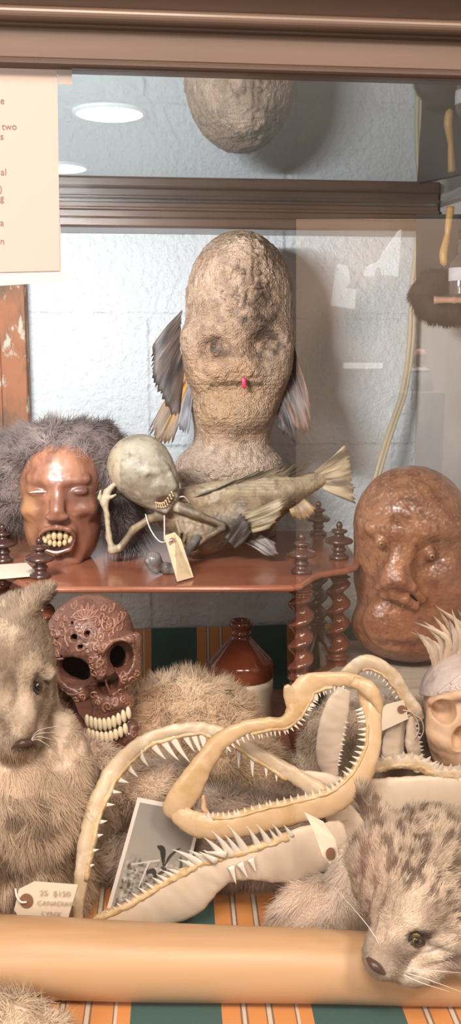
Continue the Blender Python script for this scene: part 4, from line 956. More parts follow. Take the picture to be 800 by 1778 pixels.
# ================= carved red skull =================
M['redskull'] = mat('carved_red_resin', attr=True, rough=.38, bumps=[('edge', 95, .35, .002), ('noise', 160, .4, .001)], coat=.25)
M['scroll'] = mat('carved_scroll_relief', (.31, .155, .11), .36, var=[(60, (.18, .065, .045), .5, .7)], coat=.3)
M['ivory'] = mat('ivory_teeth', (.80, .70, .50), .25, coat=.4)
def proj(W, Q, pts, fr, off=0):
    """drop frame-unit (u,v) points onto a mesh, looking straight back; None where nothing is met"""
    bvh = BVHTree.FromPolygons(W.tolist(), Q.tolist()); out = []
    for u, v in pts:
        a = fr((u, v, -250)); h = bvh.ray_cast(Vector(a), Vector((0, 1, 0)))
        out.append(None if h[0] is None else (np.array(h[0]) + np.array(h[1]) * off * (1 if h[1].y < 0 else -1), np.array(h[1])))
    return out
def spiral(cx, cy, r, turns, a0, s=1, n=26, tail=None):
    q = []
    for k in range(n):
        t = k / (n - 1); a = a0 + s * t * turns * 2 * math.pi; rr = r * (1 - t * .85); q.append((cx + rr * math.cos(a), cy + rr * math.sin(a)))
    return (tail or []) + q
def scrolls(name, parent, W, Q, fr, curves, m, r=1.6, off=0):
    bvh = BVHTree.FromPolygons(W.tolist(), Q.tolist()); s = fr.s
    for q in curves:
        q = cr(q, max(20, len(q) * 2)); pts = []
        for u, v in q:
            a = fr((u, v, -250)); h = bvh.ray_cast(Vector(a), Vector((0, 1, 0)))
            if h[0] is not None and (not pts or np.linalg.norm(np.array(h[0]) - pts[-1]) < 9 * s): pts.append(np.array(h[0]))
            elif len(pts) > 5: break
            else: pts = []
        if len(pts) > 5:
            pts = np.array(pts); rr = r * s * (1 - .5 * np.linspace(0, 1, len(pts))); put(name, *tube(pts, rr, 7), m, parent)
def redskull():
    fr = Fr(1.12, 1160); B = Blob()
    B.add(ell((155, 1112, 6), (78, 76, 88), (0, 0, -12))); B.add(ell((186, 1140, -34), (60, 56, 48), (0, 0, -15)), 20)
    B.add(cap((104, 1148, -44), (150, 1186, -62), 15, 12), 10); B.add(cap((204, 1168, -66), (240, 1148, -46), 9, 10), 10); B.add(cap((236, 1146, -40), (238, 1100, -30), 11), 10)
    B.add(cap((112, 1118, -62), (165, 1108, -80), 9), 10); B.add(cap((190, 1100, -80), (232, 1092, -60), 9), 10)
    B.add(cap((176, 1120, -80), (186, 1146, -88), 9, 7), 8)
    B.add(ell((200, 1200, -44), (37, 26, 34)), 12); B.add(ell((196, 1222, -46), (36, 20, 30)), 10)
    B.add(chain([(108, 1186, -6, 16), (112, 1222, -8, 17), (134, 1256, -20, 16), (168, 1274, -46, 16), (200, 1274, -62, 17), (226, 1258, -58, 14), (234, 1244, -50, 12)], 8), 8)
    B.add(ell((196, 1250, -52), (36, 16, 24)), 10)
    B.sub(ell((139, 1144, -80), (29, 28, 52), (0, 0, -10)), 5); B.sub(ell((218, 1120, -82), (23, 29, 50), (0, 0, -8)), 5)
    B.sub(ell((189, 1168, -82), (13, 21, 44), (0, 0, 25)), 3); B.sub(ell((205, 1162, -80), (9, 17, 40), (0, 0, 10)), 3)
    B.sub(ell((152, 1216, -50), (15, 22, 60), (0, 0, 12)), 5); B.sub(ell((122, 1204, -40), (10, 7, 30), (0, 0, 30)), 3)
    B.add(cap((188, 1146, -70), (200, 1180, -74), 2.5), 2)
    for x, y, r in ((140, 1086, 6), (162, 1080, 5), (152, 1099, 4.5), (192, 1064, 3.5), (202, 1074, 3.5), (134, 1066, 3), (108, 1092, 3), (118, 1118, 3)): B.sub(ell((x, y, -74), (r, r * .9, 34)), 2)
    B.sub(ell((155, 1114, 10), (68, 65, 78), (0, 0, -12)), 2); B.sub(ell((178, 1140, -24), (46, 42, 40), (0, 0, -15)), 2)
    def disp(V):
        m = np.sin(fbm(V / 16, 2, 31) * 26) ; return .45 * m * sstep(1290, 1240, V[:, 1]) + .5 * fbm(V / 6, 2, 2)
    V, Q, W = sculpt(B, (65, 1025, -125), (262, 1300, 105), 1.7, fr, disp)
    m = np.sin(fbm(V / 16, 2, 31) * 26); n = fbm(V / 26, 3, 4)
    col = mixc((.125, .052, .036), (.24, .115, .08), n + .45); col = mixc(col, (.09, .032, .025), sstep(.1, -.9, m) * .35)
    t = thing('carved_skull', 'red-brown skull carved with scrolls and white teeth, between the upright lynx and the bottle', 'skull', fr((170, 1292, 0)))
    cran = put('cranium', W, Q, M['redskull'], t, col=col)
    cv = []
    cv += [spiral(138, 1084, 15, 1.4, 2.2, 1, tail=[(185, 1116), (170, 1108), (150, 1106), (132, 1100)]), spiral(163, 1080, 13, 1.3, .6, -1, tail=[(182, 1112), (184, 1100), (180, 1090)]), spiral(150, 1098, 8, 1.2, 0, 1), spiral(150, 1070, 8, 1.1, 3, -1)]
    cv += [spiral(112, 1104, 13, 1.3, 1.2, 1), spiral(98, 1124, 11, 1.2, 2, -1), spiral(120, 1128, 8, 1.1, 4, 1), spiral(118, 1080, 9, 1.2, 4, 1), spiral(102, 1086, 8, 1.2, 1, -1), spiral(92, 1102, 8, 1.1, 3, 1)]
    cv += [spiral(196, 1068, 12, 1.3, 3.5, -1, tail=[(176, 1100), (178, 1086), (184, 1076)]), spiral(211, 1078, 9, 1.2, 2.4, 1), spiral(184, 1058, 7, 1.1, 1, 1), spiral(214, 1066, 7, 1.1, 4, -1), spiral(178, 1098, 6, 1.1, 1, 1), spiral(187, 1100, 6, 1.1, 2, -1)]
    cv += [spiral(186, 1124, 7, 1.3, 2, 1), spiral(176, 1140, 7, 1.2, 4, -1), spiral(172, 1128, 5, 1.1, 1, 1), spiral(110, 1180, 8, 1.2, 2, 1), spiral(126, 1190, 8, 1.2, 4, -1), spiral(144, 1196, 8, 1.1, 1, 1), spiral(196, 1200, 9, 1.3, 2, 1), spiral(210, 1194, 6, 1.1, 4, -1), spiral(222, 1150, 7, 1.2, 1, 1), spiral(236, 1160, 6, 1.1, 3, 1)]
    cv += [spiral(136, 1244, 8, 1.2, 2, 1), spiral(112, 1228, 7, 1.2, 1, -1), spiral(160, 1268, 8, 1.1, 3, 1), spiral(190, 1274, 8, 1.2, 2, -1), spiral(214, 1266, 7, 1.1, 1, 1), spiral(122, 1252, 5, 1.1, 1, 1)]
    cv += [[(96, 1110), (110, 1122), (128, 1116), (150, 1114), (170, 1118)], [(188, 1112), (196, 1096), (212, 1088), (228, 1092)], [(84, 1112), (82, 1100), (90, 1086), (100, 1076)], [(130, 1060), (142, 1050), (158, 1048), (172, 1052)], [(104, 1156), (112, 1172), (132, 1182), (156, 1176)]]
    ex = [(139, 1144, 40), (218, 1120, 33), (192, 1166, 27), (152, 1216, 24), (200, 1232, 42), (140, 1088, 26), (162, 1080, 14), (157, 1050, 24)]
    rr_ = random.Random(5); done = []
    for _ in range(1500):
        u, v, r = rr_.uniform(78, 246), rr_.uniform(1040, 1286), rr_.choice([4.5, 5.5, 7])
        if all(math.hypot(u - a, v - b) > c_ for a, b, c_ in ex) and all(math.hypot(u - a, v - b) > r + c_ + .5 for a, b, c_ in done): done.append((u, v, r)); cv.append(spiral(u, v, r, 1.25, rr_.uniform(0, 6.3), rr_.choice((-1, 1)), 18))
    for k in range(7):   # flower at the crown
        a = math.pi * (1.05 + .9 * k / 6); cv.append([(157, 1060), (157 + 12 * math.cos(a - .18), 1060 + 9 * math.sin(a - .18)), (157 + 24 * math.cos(a), 1060 + 20 * math.sin(a)), (157 + 12 * math.cos(a + .18), 1060 + 9 * math.sin(a + .18)), (157, 1060)])
    scrolls('carved_scroll', t, W, Q, fr, cv, M['scroll'], 2.3)
    for row in (0, 1):
        for i in range(10 if row == 0 else 9):
            k = i / 9; x = 163 + 68 * k + (3 if row else 0); y = (1222 if row == 0 else 1243) - 13 * (k - .0) * 1.0 + (6 * math.sin(k * math.pi) * (1 if row == 0 else 1)); w = -78 - 16 * math.sin(k * math.pi)
            v, q = nets(ell((0, 0, 0), (4.5, 11 if row == 0 else 10, 6), (0, 0, -8)), (-8, -13, -8), (8, 13, 8), 1.3); put('tooth', fr(v + [x, y, w]), q, M['ivory'], t)
    tt = thing('string_tag', 'small cream tag lying on a thread against the carved red skull jaw', 'tag', fr((120, 1262, -60)))
    put('card', *slab([fr(q) for q in ((96, 1236, -40), (108, 1234, -48), (145, 1261, -74), (141, 1263, -74), (112, 1256, -50), (98, 1244, -42))][::-1], .0008), M['card'], tt, False)
    put('string', *tube(cr([fr(q) for q in ((96, 1240, -42), (104, 1214, -52), (100, 1196, -56), (92, 1212, -50), (90, 1232, -44))], 30), .0006, 6), M['string'], tt)
redskull()

# ================= painted skull with feathers at right =================
M['skin2'] = mat('peach_bone', attr=True, rough=.5, bumps=[('noise', 60, .3, .0015)], sss=.1)
M['capw'] = mat('pearly_carved_cap', (.60, .52, .51), .38, var=[(40, (.46, .36, .34), .5, .7)], bumps=[('noise', 120, .3, .001)], coat=.3)
M['feather'] = mat('brown_feather', attr=True, rough=.6)
def rskull():
    fr = Fr(1.09, 1240); B = Blob()
    B.add(ell((822, 1230, 10), (84, 78, 84))); B.add(ell((815, 1290, -14), (72, 52, 62)), 20); B.add(ell(fr.k(780, 1262, -36), (40, 62, 40)), 16); B.add(ell(fr.k(850, 1262, -36), (40, 62, 40)), 16); B.add(cap(fr.k(756, 1280, -56), fr.k(792, 1292, -66), 12), 10)
    B.add(cap(fr.k(750, 1218, -56), fr.k(798, 1206, -76), 8), 8); B.add(cap(fr.k(748, 1224, -46), fr.k(748, 1270, -48), 8), 8); B.add(ell((812, 1322, -36), (42, 26, 36)), 10)
    B.sub(ell(fr.k(772, 1238, -74), (21, 21, 46)), 3); B.sub(ell(fr.k(852, 1238, -74), (22, 21, 46)), 3); B.sub(ell(fr.k(800, 1286, -84), (13, 21, 36), (0, 0, 14)), 3); B.sub(ell(fr.k(754, 1320, -50), (9, 13, 40)), 3); B.sub(cap(fr.k(766, 1262, -84), fr.k(784, 1284, -84), 1.5), 1)
    B.sub(ell((760, 1366, 0), (200, 20, 200)), 3)
    V, Q, W = sculpt(B, (725, 1140, -110), (925, 1352, 100), 2.0, fr, lambda V: .8 * fbm(V / 9, 3, 3))
    n = fbm(V / 18, 3, 5); col = mixc((.56, .36, .23), (.72, .52, .37), n + .5); col = mixc(col, (.46, .30, .20), (V[:, 2] > -38) * gb(V, (771, 1240), (30, 26)) * .4)
    t = thing('painted_skull', 'peach-coloured skull with a pearly carved cap, cut off by the right edge', 'skull', fr((815, 1346, 0)))
    put('cranium', W, Q, M['skin2'], t, col=col)
    K = Blob(); K.add(ell((822, 1220, 10), (92, 82, 92))); K.sub(ell(fr.k(822, 1292, -40), (140, 86, 150)), 4)
    V2, Q2, W2 = sculpt(K, (722, 1130, -95), (925, 1260, 112), 1.8, fr, lambda V: 1.3 * fbm(V / 10, 3, 8))
    cp = put('carved_cap', W2, Q2, M['capw'], t)
    cv = [[(744, 1218), (758, 1208), (778, 1202), (800, 1204), (820, 1202)], [(740, 1206), (750, 1192), (766, 1182), (790, 1180)]]
    for a, b in (((800, 1168), (812, 1156)), ((806, 1184), (822, 1176)), ((752, 1190), (772, 1172)), ((772, 1172), (790, 1160)), ((775, 1190), (792, 1198)), ((770, 1178), (786, 1190)), ((746, 1206), (756, 1200))):
        cv.append([a, ((a[0] + b[0]) / 2 + 4, (a[1] + b[1]) / 2 - 4), b, ((a[0] + b[0]) / 2 - 4, (a[1] + b[1]) / 2 + 4), a])
    cv += [spiral(760, 1196, 7, 1.2, 1, 1), spiral(788, 1172, 8, 1.2, 3, -1), spiral(798, 1188, 7, 1.2, 2, 1), spiral(750, 1208, 4, 1, 0, 1)]
    scrolls('carved_relief', cp, W2, Q2, fr, cv, M['capw'], 3.0)
    # feathers standing behind the cap
    t = thing('feather_tuft', 'tuft of brown and grey feathers fanning out behind the painted skull', 'feathers', fr((775, 1180, 20)))
    F_ = [((762, 1178), (748, 1130), (722, 1098)), ((765, 1176), (752, 1122), (716, 1102)), ((768, 1176), (768, 1112), (738, 1084)), ((772, 1172), (778, 1112), (722, 1086)), ((776, 1170), (780, 1110), (756, 1074)), ((782, 1166), (790, 1110), (764, 1062)), ((790, 1160), (792, 1110), (782, 1078)), ((794, 1160), (800, 1110), (788, 1062)), ((800, 1150), (806, 1096), (760, 1058)), ((806, 1150), (816, 1100), (800, 1064)), ((760, 1180), (756, 1140), (744, 1112)), ((780, 1168), (770, 1120), (746, 1096)), ((820, 1150), (830, 1100), (820, 1060)), ((786, 1164), (784, 1120), (770, 1090)), ((770, 1176), (764, 1130), (730, 1110))]
    for k, (a, b, c) in enumerate(F_):
        q = cr([(*a, 20 + k % 4 * 3), (*b, 6 + k % 3 * 5), (*c, 10 + k % 5 * 4)], 18); n = len(q); V = []; A = []
        T = np.gradient(q, axis=0); T /= np.linalg.norm(T, axis=1, keepdims=True); sd = np.stack([-T[:, 1], T[:, 0], 0 * T[:, 0]], -1)
        for i in range(n):
            s = i / (n - 1); w = 6.5 * math.sin(math.pi * min(1, .12 + s * .88)) ** .7 * (1 - .4 * s) * (1 + .15 * math.sin(i * 2.4 + k))
            for o_, z in ((-w, .8), (-w * .3, -.4), (0, -1.4), (w * .3, -.4), (w, .8)): V.append(q[i] + sd[i] * o_ + [0, 0, z]); A.append(s)
        V = np.array(V); F = [(i * 5 + j, i * 5 + j + 1, i * 5 + 6 + j, i * 5 + 5 + j) for i in range(n - 1) for j in range(4)]
        nv = len(V); V = np.concatenate([V, V + [0, 0, .8]]); F = F + [tuple(x + nv for x in reversed(f)) for f in F]
        A = np.tile(A, 2); c0 = [(.50, .38, .26), (.30, .20, .13), (.46, .38, .33), (.62, .50, .36)][k % 4]
        col = mixc(c0, (.60, .50, .40), .5 + fbm(V / 4, 2, k)); col = mixc(col, (.16, .10, .07), sstep(.6, 1, A) * (.6 if k % 3 == 0 else .2))
        put('feather', fr(V), F, M['feather'], t, col=col)
rskull()
# ================= lynxes and pelts =================
M['hide'] = mat('hide_under_fur', attr=True, rough=.85, spec=.2, bumps=[('noise', 150, .5, .002)])
M['furm'] = mat('fur', attr=True, rough=.65, spec=.25, trans=.25)
M['nose'] = mat('dark_nose_leather', (.075, .04, .032), .35, bumps=[('noise', 200, .5, .001)], coat=.2)
M['iris'] = mat('amber_glass_eye', (.26, .20, .08), .08, coat=1); M['pupil'] = mat('black_pupil', (.01, .01, .01), .06, coat=1); M['rim'] = mat('dark_eye_rim', (.035, .022, .018), .5)
M['whisk'] = mat('white_whisker', (.85, .80, .74), .4)
def wnorm(fr, c, V):   # world point -> rough frame units for colouring
    d = V - CAM; t = d[:, 1] * cp_ - d[:, 2] * sp_; u = 400 + FPX * d[:, 0] / t; v = 889 - FPX * (d[:, 1] * sp_ + d[:, 2] * cp_) / t
    return np.stack([u, v, d[:, 1]], -1)
M['iris2'] = mat('dark_olive_glass_eye', (.06, .05, .03), .08, coat=1)
def eye(fr, t, c, r, rot, im=None):
    v, q = nets(ell((0, 0, 0), (r, r, r)), (-r * 1.3,) * 3, (r * 1.3,) * 3, r / 6); e = put('eye', fr(v + c), q, im or M['iris'], t)
    v, q = nets(ell((0, 0, 0), (r * .55, r * .6, r * .3)), (-r,) * 3, (r,) * 3, r / 9); put('pupil', fr(v + c + [0, 0, -r * .88]), q, M['pupil'], e)
    a = np.linspace(0, 2 * math.pi, 30); ca, sa = math.cos(rot), math.sin(rot); p = np.stack([r * 1.35 * np.cos(a), r * .8 * np.sin(a)], -1) @ np.array([[ca, sa], [-sa, ca]])
    put('eyelid', *tube(fr(np.stack([c[0] + p[:, 0], c[1] + p[:, 1], c[2] - r * .75 + 0 * a], -1)), r * .22 * fr.s, 8, False), M['rim'], t)
def lynx_left():
    fr = Fr(.96, 1300); B = Blob()
    B.add(ell((2, 1160, 6), (88, 112, 80))); B.add(ell((40, 1205, -20), (52, 66, 54)), 24); B.add(ell(fr.k(32, 1276, -42), (42, 36, 40)), 20); B.add(cap(fr.k(52, 1150, -52), fr.k(38, 1266, -72), 20, 20), 16)
    B.sub(ell(fr.k(68, 1190, -66), (13, 22, 14), (0, 0, 12)), 8); B.sub(ell(fr.k(14, 1200, -76), (14, 24, 14)), 10); B.add(cap(fr.k(56, 1152, -58), fr.k(86, 1172, -44), 9), 10)
    B.sub(cap(fr.k(30, 1300, -84), fr.k(64, 1294, -76), 3.5), 4)
    # ear
    B.add(cap((30, 1062, 0), (84, 1030, 6), 26, 9), 14); B.sub(ell((88, 1052, -16), (9, 22, 14), (0, 0, 40)), 6)
    # chest and shoulders
    B.add(cap((10, 1250, 30), (36, 1400, 26), 84, 108), 20); B.add(ell((46, 1400, 30), (108, 120, 80)), 20); B.add(ell((32, 1520, 20), (120, 110, 86)), 20)
    B.add(cap((104, 1268, 20), (128, 1340, 24), 24, 34), 14)
    B.sub(ell((0, 1785, 0), (600, 197, 600)), 2)
    V, Q, W = sculpt(B, (-110, 1000, -110), (185, 1600, 120), 3.0, fr, lambda V: 3 * fbm(V / 26, 3, 3))
    floor_fix = W; W[:, 2] = np.maximum(W[:, 2], FLOOR + .005)
    def cf(p, r=None):
        q = wnorm(fr, None, p); r = np.zeros(len(p)) + .5 if r is None else r
        n = fbm(p * np.array([40, 40, 24]), 4, 5); n2 = fbm(p * np.array([110, 110, 70]), 3, 15)
        c = mixc((.46, .35, .26), (.84, .70, .57), .5 + n * 1.2 + (r - .5) * .9)
        head = sstep(1330, 1290, q[:, 1])
        c = c * (1 - .30 * head)[:, None]
        c = mixc(c, (.17, .12, .085), sstep(-.04, .16, fbm(p * np.array([60, 60, 36]), 3, 77) * .9 + n2 * .5 - .02 + .15 * gb(q[:, :2], (30, 1060), (60, 60))) * (.75 - .2 * head))
        c = mixc(c, (.82, .69, .57), gb(q[:, :2], (40, 1340), (70, 40)) * .7 + gb(q[:, :2], (120, 1310), (34, 60)) * .7 + gb(q[:, :2], (40, 1240), (20, 30)) * .4)
        c = mixc(c, (.10, .065, .045), gb(q[:, :2], (84, 1046), (10, 20)) * .9 + gb(q[:, :2], (68, 1190), (9, 22)) * .8 + gb(q[:, :2], (46, 1292), (24, 8)) * 1.0)
        c = mixc(c, (.45, .29, .17), gb(q[:, :2], (20, 1310), (30, 8)) * .7)
        return c
    t = thing('lynx', 'upright grey-brown lynx at the left edge, head turned beside the carved red skull', 'lynx', fr((30, 1588, 0)))
    b = put('body', W, Q, M['hide'], t, col=cf(W))
    nose = fr(fr.k(42, 1280, -80))
    def comb(p):
        d = p - nose; d /= np.linalg.norm(d, axis=1, keepdims=True) + 1e-6; q = wnorm(fr, None, p); h = sstep(1300, 1240, q[:, 1])[:, None]
        return (d * h + np.array([.15, -.1, -.8]) * (1 - h)) * .9
    def lf(p): q = wnorm(fr, None, p); return .28 + .9 * sstep(1290, 1380, q[:, 1]) + .3 * gb(q[:, :2], (60, 1040), (50, 40)) - .16 * gb(q[:, :2], (45, 1260), (40, 50))
    fur('fur', W, Q, M['furm'], b, 85000, .019, comb, cf, .00034, curl=.5, lift=.32, seed=11, lenf=lf)
    eye(fr, t, fr.k(66, 1190, -58), 7.5, 1.25, M['iris2'])
    v, f, *_ = bar([fr.k(22, 1298, -84, 2, 4), fr.k(36, 1290, -92, 6, 8), fr.k(50, 1289, -88, 5, 6), fr.k(60, 1284, -82, 2, 3)], 20, 12); put('nose', fr(v), f, M['nose'], t)
    wl = [tube(cr([fr(fr.k(*q)) for q in ((52, 1288, -84), (66, 1284 - k * 5, -96), (86 + 5 * k, 1296 - k * 12, -100))], 14), np.linspace(.0004, .0001, 14), 5) for k in range(4)]
    for w_ in wl: put('whisker', *w_, M['whisk'], t)
    # price tag
    g = Fr(.885, 1565); tt = thing('price_tag', 'cream price tag with handwriting propped against the upright lynx above the pole', 'tag', g((80, 1602, 0)))
    c = [g(q) for q in ((33, 1543, -2), (60, 1529, -3), (136, 1533, -6), (116, 1602, -6), (38, 1596, -4), (25, 1579, -2))]
    put('card', *slab(c[::-1], .0008), M['card'], tt, False)
    rc = g((47, 1561, -4.5)); v, f = lathe([(.0014, .0003), (.0066, .0003), (.0066, -.0003), (.0014, -.0003)], (0, 0, 0), 28); v = v[:, [0, 2, 1]]
    put('hole_ring', v * [1, 1, 1.15] + rc + [0, -.0006, 0], f, M['ring'], tt, False)
    put('string', *tube(cr([g(q) for q in ((48, 1562, -8), (38, 1561, -9), (30, 1554, -4), (26, 1545, 4))], 16), .0011, 6), M['string'], tt)
    ux = np.array([.998, -.03, -.02]); uz = np.array([.02, -.03, 1])
    for s, x, y, z in (('25  $150', 70, 1551, .0085), ('CANADIAN', 66, 1567, .0070), ('LYNX', 74, 1586, .0075)): text('handwriting', s, M['pencil'], tt, g((x, y, -8)), ux, uz, z)
lynx_left()
def paw():
    V, Q = nets(Blob().add(ell((-19.5, 75.0, 2.0), (5.2, 3.0, 2.6))).add(ell((-24, 75, 2.2), (5, 3.2, 2.8)), 2), (-32, 70, -1), (-12, 80, 6), .3)
    W = V / 100 + [0, 0, FLOOR]; W[:, 2] = np.maximum(W[:, 2], FLOOR + .0055)
    cf = lambda p, r=None: mixc((.40, .30, .22), (.85, .72, .58), .5 + 1.3 * fbm(p * 60, 3, 2))
    t = thing('fur_scrap', 'grey-brown tuft of fur poking out in front of the pole at lower left', 'fur', (-.2, .75, FLOOR + .004)); b = put('hide', W, Q, M['hide'], t, col=cf(W))
    fur('fur', W, Q, M['furm'], b, 9000, .018, (.2, -.3, -.5), cf, .00030, curl=.7, lift=.4, seed=3)
paw()
def lynx_right():
    fr = Fr(.80, 1560); B = Blob()
    B.add(ell((762, 1556, 58), (118, 108, 86), (0, 0, 10))); B.add(cap(fr.k(722, 1575, 0), fr.k(672, 1640, -44), 62, 33), 26); B.add(ell(fr.k(668, 1662, -46), (34, 34, 32), (0, 0, 40)), 12)
    B.add(ell(fr.k(668, 1518, 12), (58, 76, 52)), 24); B.add(ell(fr.k(728, 1680, -48), (46, 24, 30), (0, 0, -12)), 12); B.add(ell(fr.k(790, 1630, -14), (74, 50, 54)), 18); B.add(cap(fr.k(688, 1600, -40), fr.k(760, 1602, -34), 13, 12), 12); B.add(ell((885, 1575, 66), (120, 118, 86)), 20)
    B.sub(ell(fr.k(722, 1630, -64), (17, 11, 14), (0, 0, 15)), 6)
    B.add(chain([fr.k(676, 1462, 50, 28), fr.k(650, 1420, 52, 17), fr.k(624, 1374, 54, 4)], 8), 10); B.sub(ell(fr.k(634, 1404, 34), (8, 30, 12), (0, 0, -28)), 4)
    B.sub(cap(fr.k(696, 1692, -84), fr.k(740, 1690, -80), 2), 4)
    def disp(V): return 2.4 * fbm(V / 22, 3, 3) + 2.2 * fbm(V / 9, 3, 5) * sstep(1600, 1540, V[:, 1])
    V, Q, W = sculpt(B, (590, 1360, -105), (900, 1720, 170), 3.0, fr, disp)
    keepv = W[:, 2]
    def cf(p, r=None):
        q = wnorm(fr, None, p); r = np.zeros(len(p)) + .5 if r is None else r
        n = fbm(p * 45, 4, 5)
        # elongated dark flecks running back from the nose
        d = q[:, :2] - np.array([655, 1680]); R = np.hypot(d[:, 0], d[:, 1]); A = np.arctan2(-d[:, 1], d[:, 0])
        s = fbm(np.stack([A * 24, R / 13, 0 * A], -1), 3, 17)
        c = mixc((.42, .345, .28), (.76, .66, .56), .55 + n * 1.1 + (r - .5) * .9)
        c = mixc(c, (.13, .085, .065), sstep(.03, .20, s) * sstep(105, 165, R) * .85)
        c = mixc(c, (.50, .33, .26), gb(q[:, :2], (640, 1510), (40, 70)) * .45)
        c = mixc(c, (.88, .78, .69), gb(q[:, :2], (715, 1600), (16, 26)) * .5 + gb(q[:, :2], (740, 1690), (60, 10)) * .6 + gb(q[:, :2], (740, 1652), (40, 7)) * .7)
        sx, sy = q[:, 0] - 760, q[:, 1] - 1662; st = np.sin((sy + .16 * sx + 5 * np.sin(sx / 17)) / 3.6); c = mixc(c, (.12, .08, .065), sstep(.55, .95, st) * gb(q[:, :2], (765, 1662), (44, 24)) * .9)
        st = np.sin((q[:, 0] - 640 - .25 * (1560 - q[:, 1])) / 3.4 + 2 * fbm(p * 60, 2, 3)); c = mixc(c, (.20, .12, .09), sstep(.5, .95, st) * gb(q[:, :2], (645, 1560), (34, 62)) * .8)
        e = np.hypot((q[:, 0] - 722) / 19, (q[:, 1] - 1629) / 12); c = mixc(c, (.045, .03, .022), sstep(1.35, .9, e) * .9)
        c = mixc(c, (.07, .045, .035), sstep(.12, .0, np.abs((q[:, 1] - 1640) / 60 - .35 * (q[:, 0] - 740) / 60 + .05)) * (q[:, 0] > 742) * sstep(800, 770, q[:, 0]) * .7)
        c = mixc(c, (.09, .05, .035), gb(q[:, :2], (632, 1398), (10, 30)) * 1.0 + gb(q[:, :2], (662, 1432), (9, 10)) * .6 + gb(q[:, :2], (712, 1692), (14, 4)) * .9 + gb(q[:, :2], (655, 1440), (10, 12)) * .5)
        c = mixc(c, (.16, .11, .10), gb(q[:, :2], (690, 1655), (20, 22)) * .55 + gb(q[:, :2], (745, 1622), (12, 6)) * .8)
        return c
    t = thing('lynx', 'spotted grey lynx resting its muzzle on the pole at the lower right', 'lynx', fr((740, 1690, 0)))
    b = put('head', W, Q, M['hide'], t, col=cf(W)); nose = fr(fr.k(650, 1680, -70))
    def comb(p):
        d = p - nose; d[:, 1] *= .5; d /= np.linalg.norm(d, axis=1, keepdims=True) + 1e-6; return d * .95
    def lf(p): q = wnorm(fr, None, p); R = np.hypot(q[:, 0] - 655, q[:, 1] - 1685); return .30 + .62 * sstep(60, 230, R)
    fur('fur', W, Q, M['furm'], b, 90000, .0125, comb, cf, .00026, curl=.5, lift=.28, seed=21, lenf=lf, keep=lambda c: (np.hypot(wnorm(fr, None, c)[:, 0] - 722, (wnorm(fr, None, c)[:, 1] - 1629) * 1.5) > 13) * 1.)
    eye(fr, t, fr.k(722, 1630, -58), 9.5, .2)
    v, f, *_ = bar([fr.k(638, 1664, -64, 3, 5), fr.k(647, 1674, -74, 7, 8), fr.k(657, 1682, -78, 7, 8), fr.k(667, 1690, -76, 3, 4)], 24, 14); put('nose', fr(v), f, M['nose'], t)
    for a in (((706, 1690, -82), (740, 1700, -100), (806, 1724, -110)), ((700, 1692, -82), (730, 1706, -100), (780, 1722, -112)), ((668, 1660, -70), (640, 1610, -60), (580, 1540, -30)), ((714, 1684, -82), (760, 1686, -110), (810, 1690, -130))):
        put('whisker', *tube(cr([fr(fr.k(*q)) for q in a], 16), np.linspace(.00055, .0001, 16), 5), M['whisk'], t)
    # pale foreleg stretched out behind the pole
    g = Fr(.925, 1580); L = Blob(); L.add(ell((575, 1580, 0), (86, 52, 44))); L.add(ell((560, 1600, 4), (84, 44, 50)), 20); L.add(ell((650, 1540, 10), (66, 84, 44)), 20)
    V2, Q2, W2 = sculpt(L, (460, 1430, -75), (730, 1690, 90), 3.4, g, lambda V: 3 * fbm(V / 24, 3, 8)); W2[:, 2] = np.maximum(W2[:, 2], FLOOR + .0055)
    c2 = lambda p, r=None: mixc(mixc((.84, .70, .61), (.99, .91, .84), .6 + fbm(p * 35, 3, 4)), (.40, .27, .21), sstep(.1, .4, fbm(p * 50, 3, 14)) * .3)
    lg = put('foreleg', W2, Q2, M['hide'], t, col=c2(W2)); lg['label'] = 'pale fluffy foreleg'
    fur('fur', W2, Q2, M['furm'], lg, 30000, .016, (-.3, -.2, -.6), c2, .00030, curl=.6, lift=.3, seed=23)
lynx_right()
